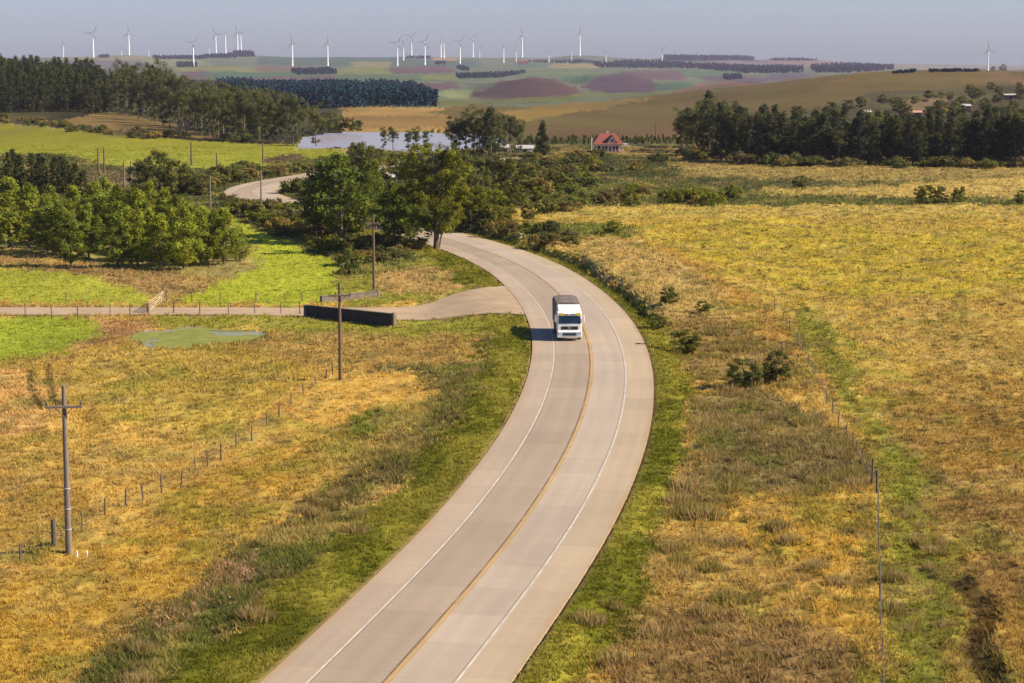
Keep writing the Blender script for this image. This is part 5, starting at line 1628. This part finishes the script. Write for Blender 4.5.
    tp = MB(); ol = [(-1.3, 2.003), (-1.31, 3.35), (-1.16, 3.62), (-.6, 3.74), (.6, 3.74), (1.16, 3.62), (1.31, 3.35), (1.3, 2.003)]
    tp.prism(ol, 2.56, 9.09); t_ = tp.build('tarpaulin', M['tarp'], o, .03)
    rb = MB()
    for k in range(6):
        y = 2.7 + k * 1.2
        rb.prism([(a * 1.008, 2.05 + (bb - 2.003) * 1.008) for a, bb in ol], y, y + .07)
    rb.build('hoop', M['tarp'], t_)
    MB().box(-1.15, 1.15, 2.3, 2.5, 1.1, 3.3).build('headboard', M['chassis'], o)
    for s in (-1, 1):
        MB().box(min(s * .7, s * 1.2), max(s * .7, s * 1.2), 2.6, 3.9, .5, 1.08).build('fuel_tank', M['steel'], o, .08, 3)
    MB().box(-1.2, 1.2, 8.95, 9.1, .55, .75).build('rear_bumper', M['chassis'], o)
    # wheels
    for y in (1.35, 5.9, 7.2):
        for s in (-1, 1):
            wide = .32 if y < 2 else .56
            x = s * (1.22 - wide / 2)
            t0 = MB(); n = 22; R = .51
            prof = [(-wide / 2, .30), (-wide / 2, R - .04), (-wide / 2 + .05, R), (wide / 2 - .05, R), (wide / 2, R - .04), (wide / 2, .30)]
            vs = []
            for k in range(n):
                a = 2 * math.pi * k / n
                vs += [(p0, r0 * math.cos(a), r0 * math.sin(a)) for p0, r0 in prof]
            q = len(prof)
            fs = [(k * q + i_, k * q + i_ + 1, ((k + 1) % n) * q + i_ + 1, ((k + 1) % n) * q + i_) for k in range(n) for i_ in range(q - 1)]
            t0.add(vs, fs)
            w_ = thing_part('wheel', o, (x, y, R))
            t0.build('tyre', M['black_rubber'], w_)
            rm = MB(); rm.tube((-wide / 2 + .04, 0, 0), (wide / 2 - .04, 0, 0), .305, n=20); rm.tube((-wide / 2 - .01, 0, 0), (wide / 2 + .01, 0, 0), .12, n=12)
            rm.build('rim', M['steel'], w_)


def thing_part(name, parent, loc):
    o = bpy.data.objects.new(name, None); COL.objects.link(o); o.parent = parent; o.location = loc; o.empty_display_size = .2
    return o


truck()

p = Vector((*unproj(640, 344, .035), .035))
q = MB()
q.prism([(-.55, 0), (-.2, .10), (.15, .05), (.6, .07), (.62, 0)], -.12, .1)
tag(q.build('tyre_scrap', M['black_rubber'], None, .02, loc=p), 'dark scrap of tyre rubber lying on the outer shoulder of the road', 'debris')

# ------------------------------------------------------------------ air
me = MB().box(-7000, 7000, -120, 13300, -60, 330)
hz = me.build('haze', [])
hz.data.materials.clear()
hm = bpy.data.materials.new('haze_air'); hm.use_nodes = True
nt = hm.node_tree; nt.nodes.remove(nt.nodes['Principled BSDF'])
vol = nt.nodes.new('ShaderNodeVolumePrincipled'); vol.inputs['Density'].default_value = 3.2e-5
vol.inputs['Color'].default_value = (.78, .72, 1.0, 1); vol.inputs['Anisotropy'].default_value = .0
nt.links.new(vol.outputs[0], nt.nodes['Material Output'].inputs['Volume'])
hz.data.materials.append(hm)
tag(hz, kind='stuff')

# ------------------------------------------------------------------ light
SUN_EL, SUN_AZ = math.radians(35), math.radians(97)       # azimuth clockwise from +Y (away from the camera): the sun stands to the right
sd = Vector((math.sin(SUN_AZ) * math.cos(SUN_EL), math.cos(SUN_AZ) * math.cos(SUN_EL), math.sin(SUN_EL)))
sl = bpy.data.lights.new('sun', 'SUN'); sl.energy = 4.6; sl.angle = math.radians(.5); sl.color = (1.0, .85, .65)
so = bpy.data.objects.new('sun', sl); COL.objects.link(so)
so.rotation_euler = sd.to_track_quat('Z', 'Y').to_euler(); so.location = sd * 300

w = bpy.data.worlds.new('World'); scene.world = w; w.use_nodes = True
nt = w.node_tree
sky = nt.nodes.new('ShaderNodeTexSky'); sky.sky_type = 'NISHITA'; sky.sun_disc = False
sky.sun_elevation = SUN_EL; sky.sun_rotation = SUN_AZ; sky.air_density = 1.0; sky.dust_density = 1.5; sky.ozone_density = 8.5; sky.altitude = 800
nt.links.new(sky.outputs[0], nt.nodes['Background'].inputs[0]); nt.nodes['Background'].inputs[1].default_value = .063

# ------------------------------------------------------------------ camera
cd = bpy.data.cameras.new('camera'); cam = bpy.data.objects.new('camera', cd); COL.objects.link(cam)
cam.location = (0, 0, CH); cam.rotation_euler = (math.pi / 2 - TH, 0, 0)
cd.sensor_width = 36; cd.lens = 36 * F / 1024; cd.clip_start = .5; cd.clip_end = 40000
scene.camera = cam

scene.view_settings.view_transform = 'Standard'; scene.view_settings.look = 'None'; scene.view_settings.gamma = 1
scene.view_settings.exposure = 1.08
scene.cycles.use_denoising = True
scene.cycles.max_bounces = 6; scene.cycles.diffuse_bounces = 4; scene.cycles.glossy_bounces = 2; scene.cycles.transmission_bounces = 5; scene.cycles.volume_bounces = 0
scene.cycles.use_adaptive_sampling = True
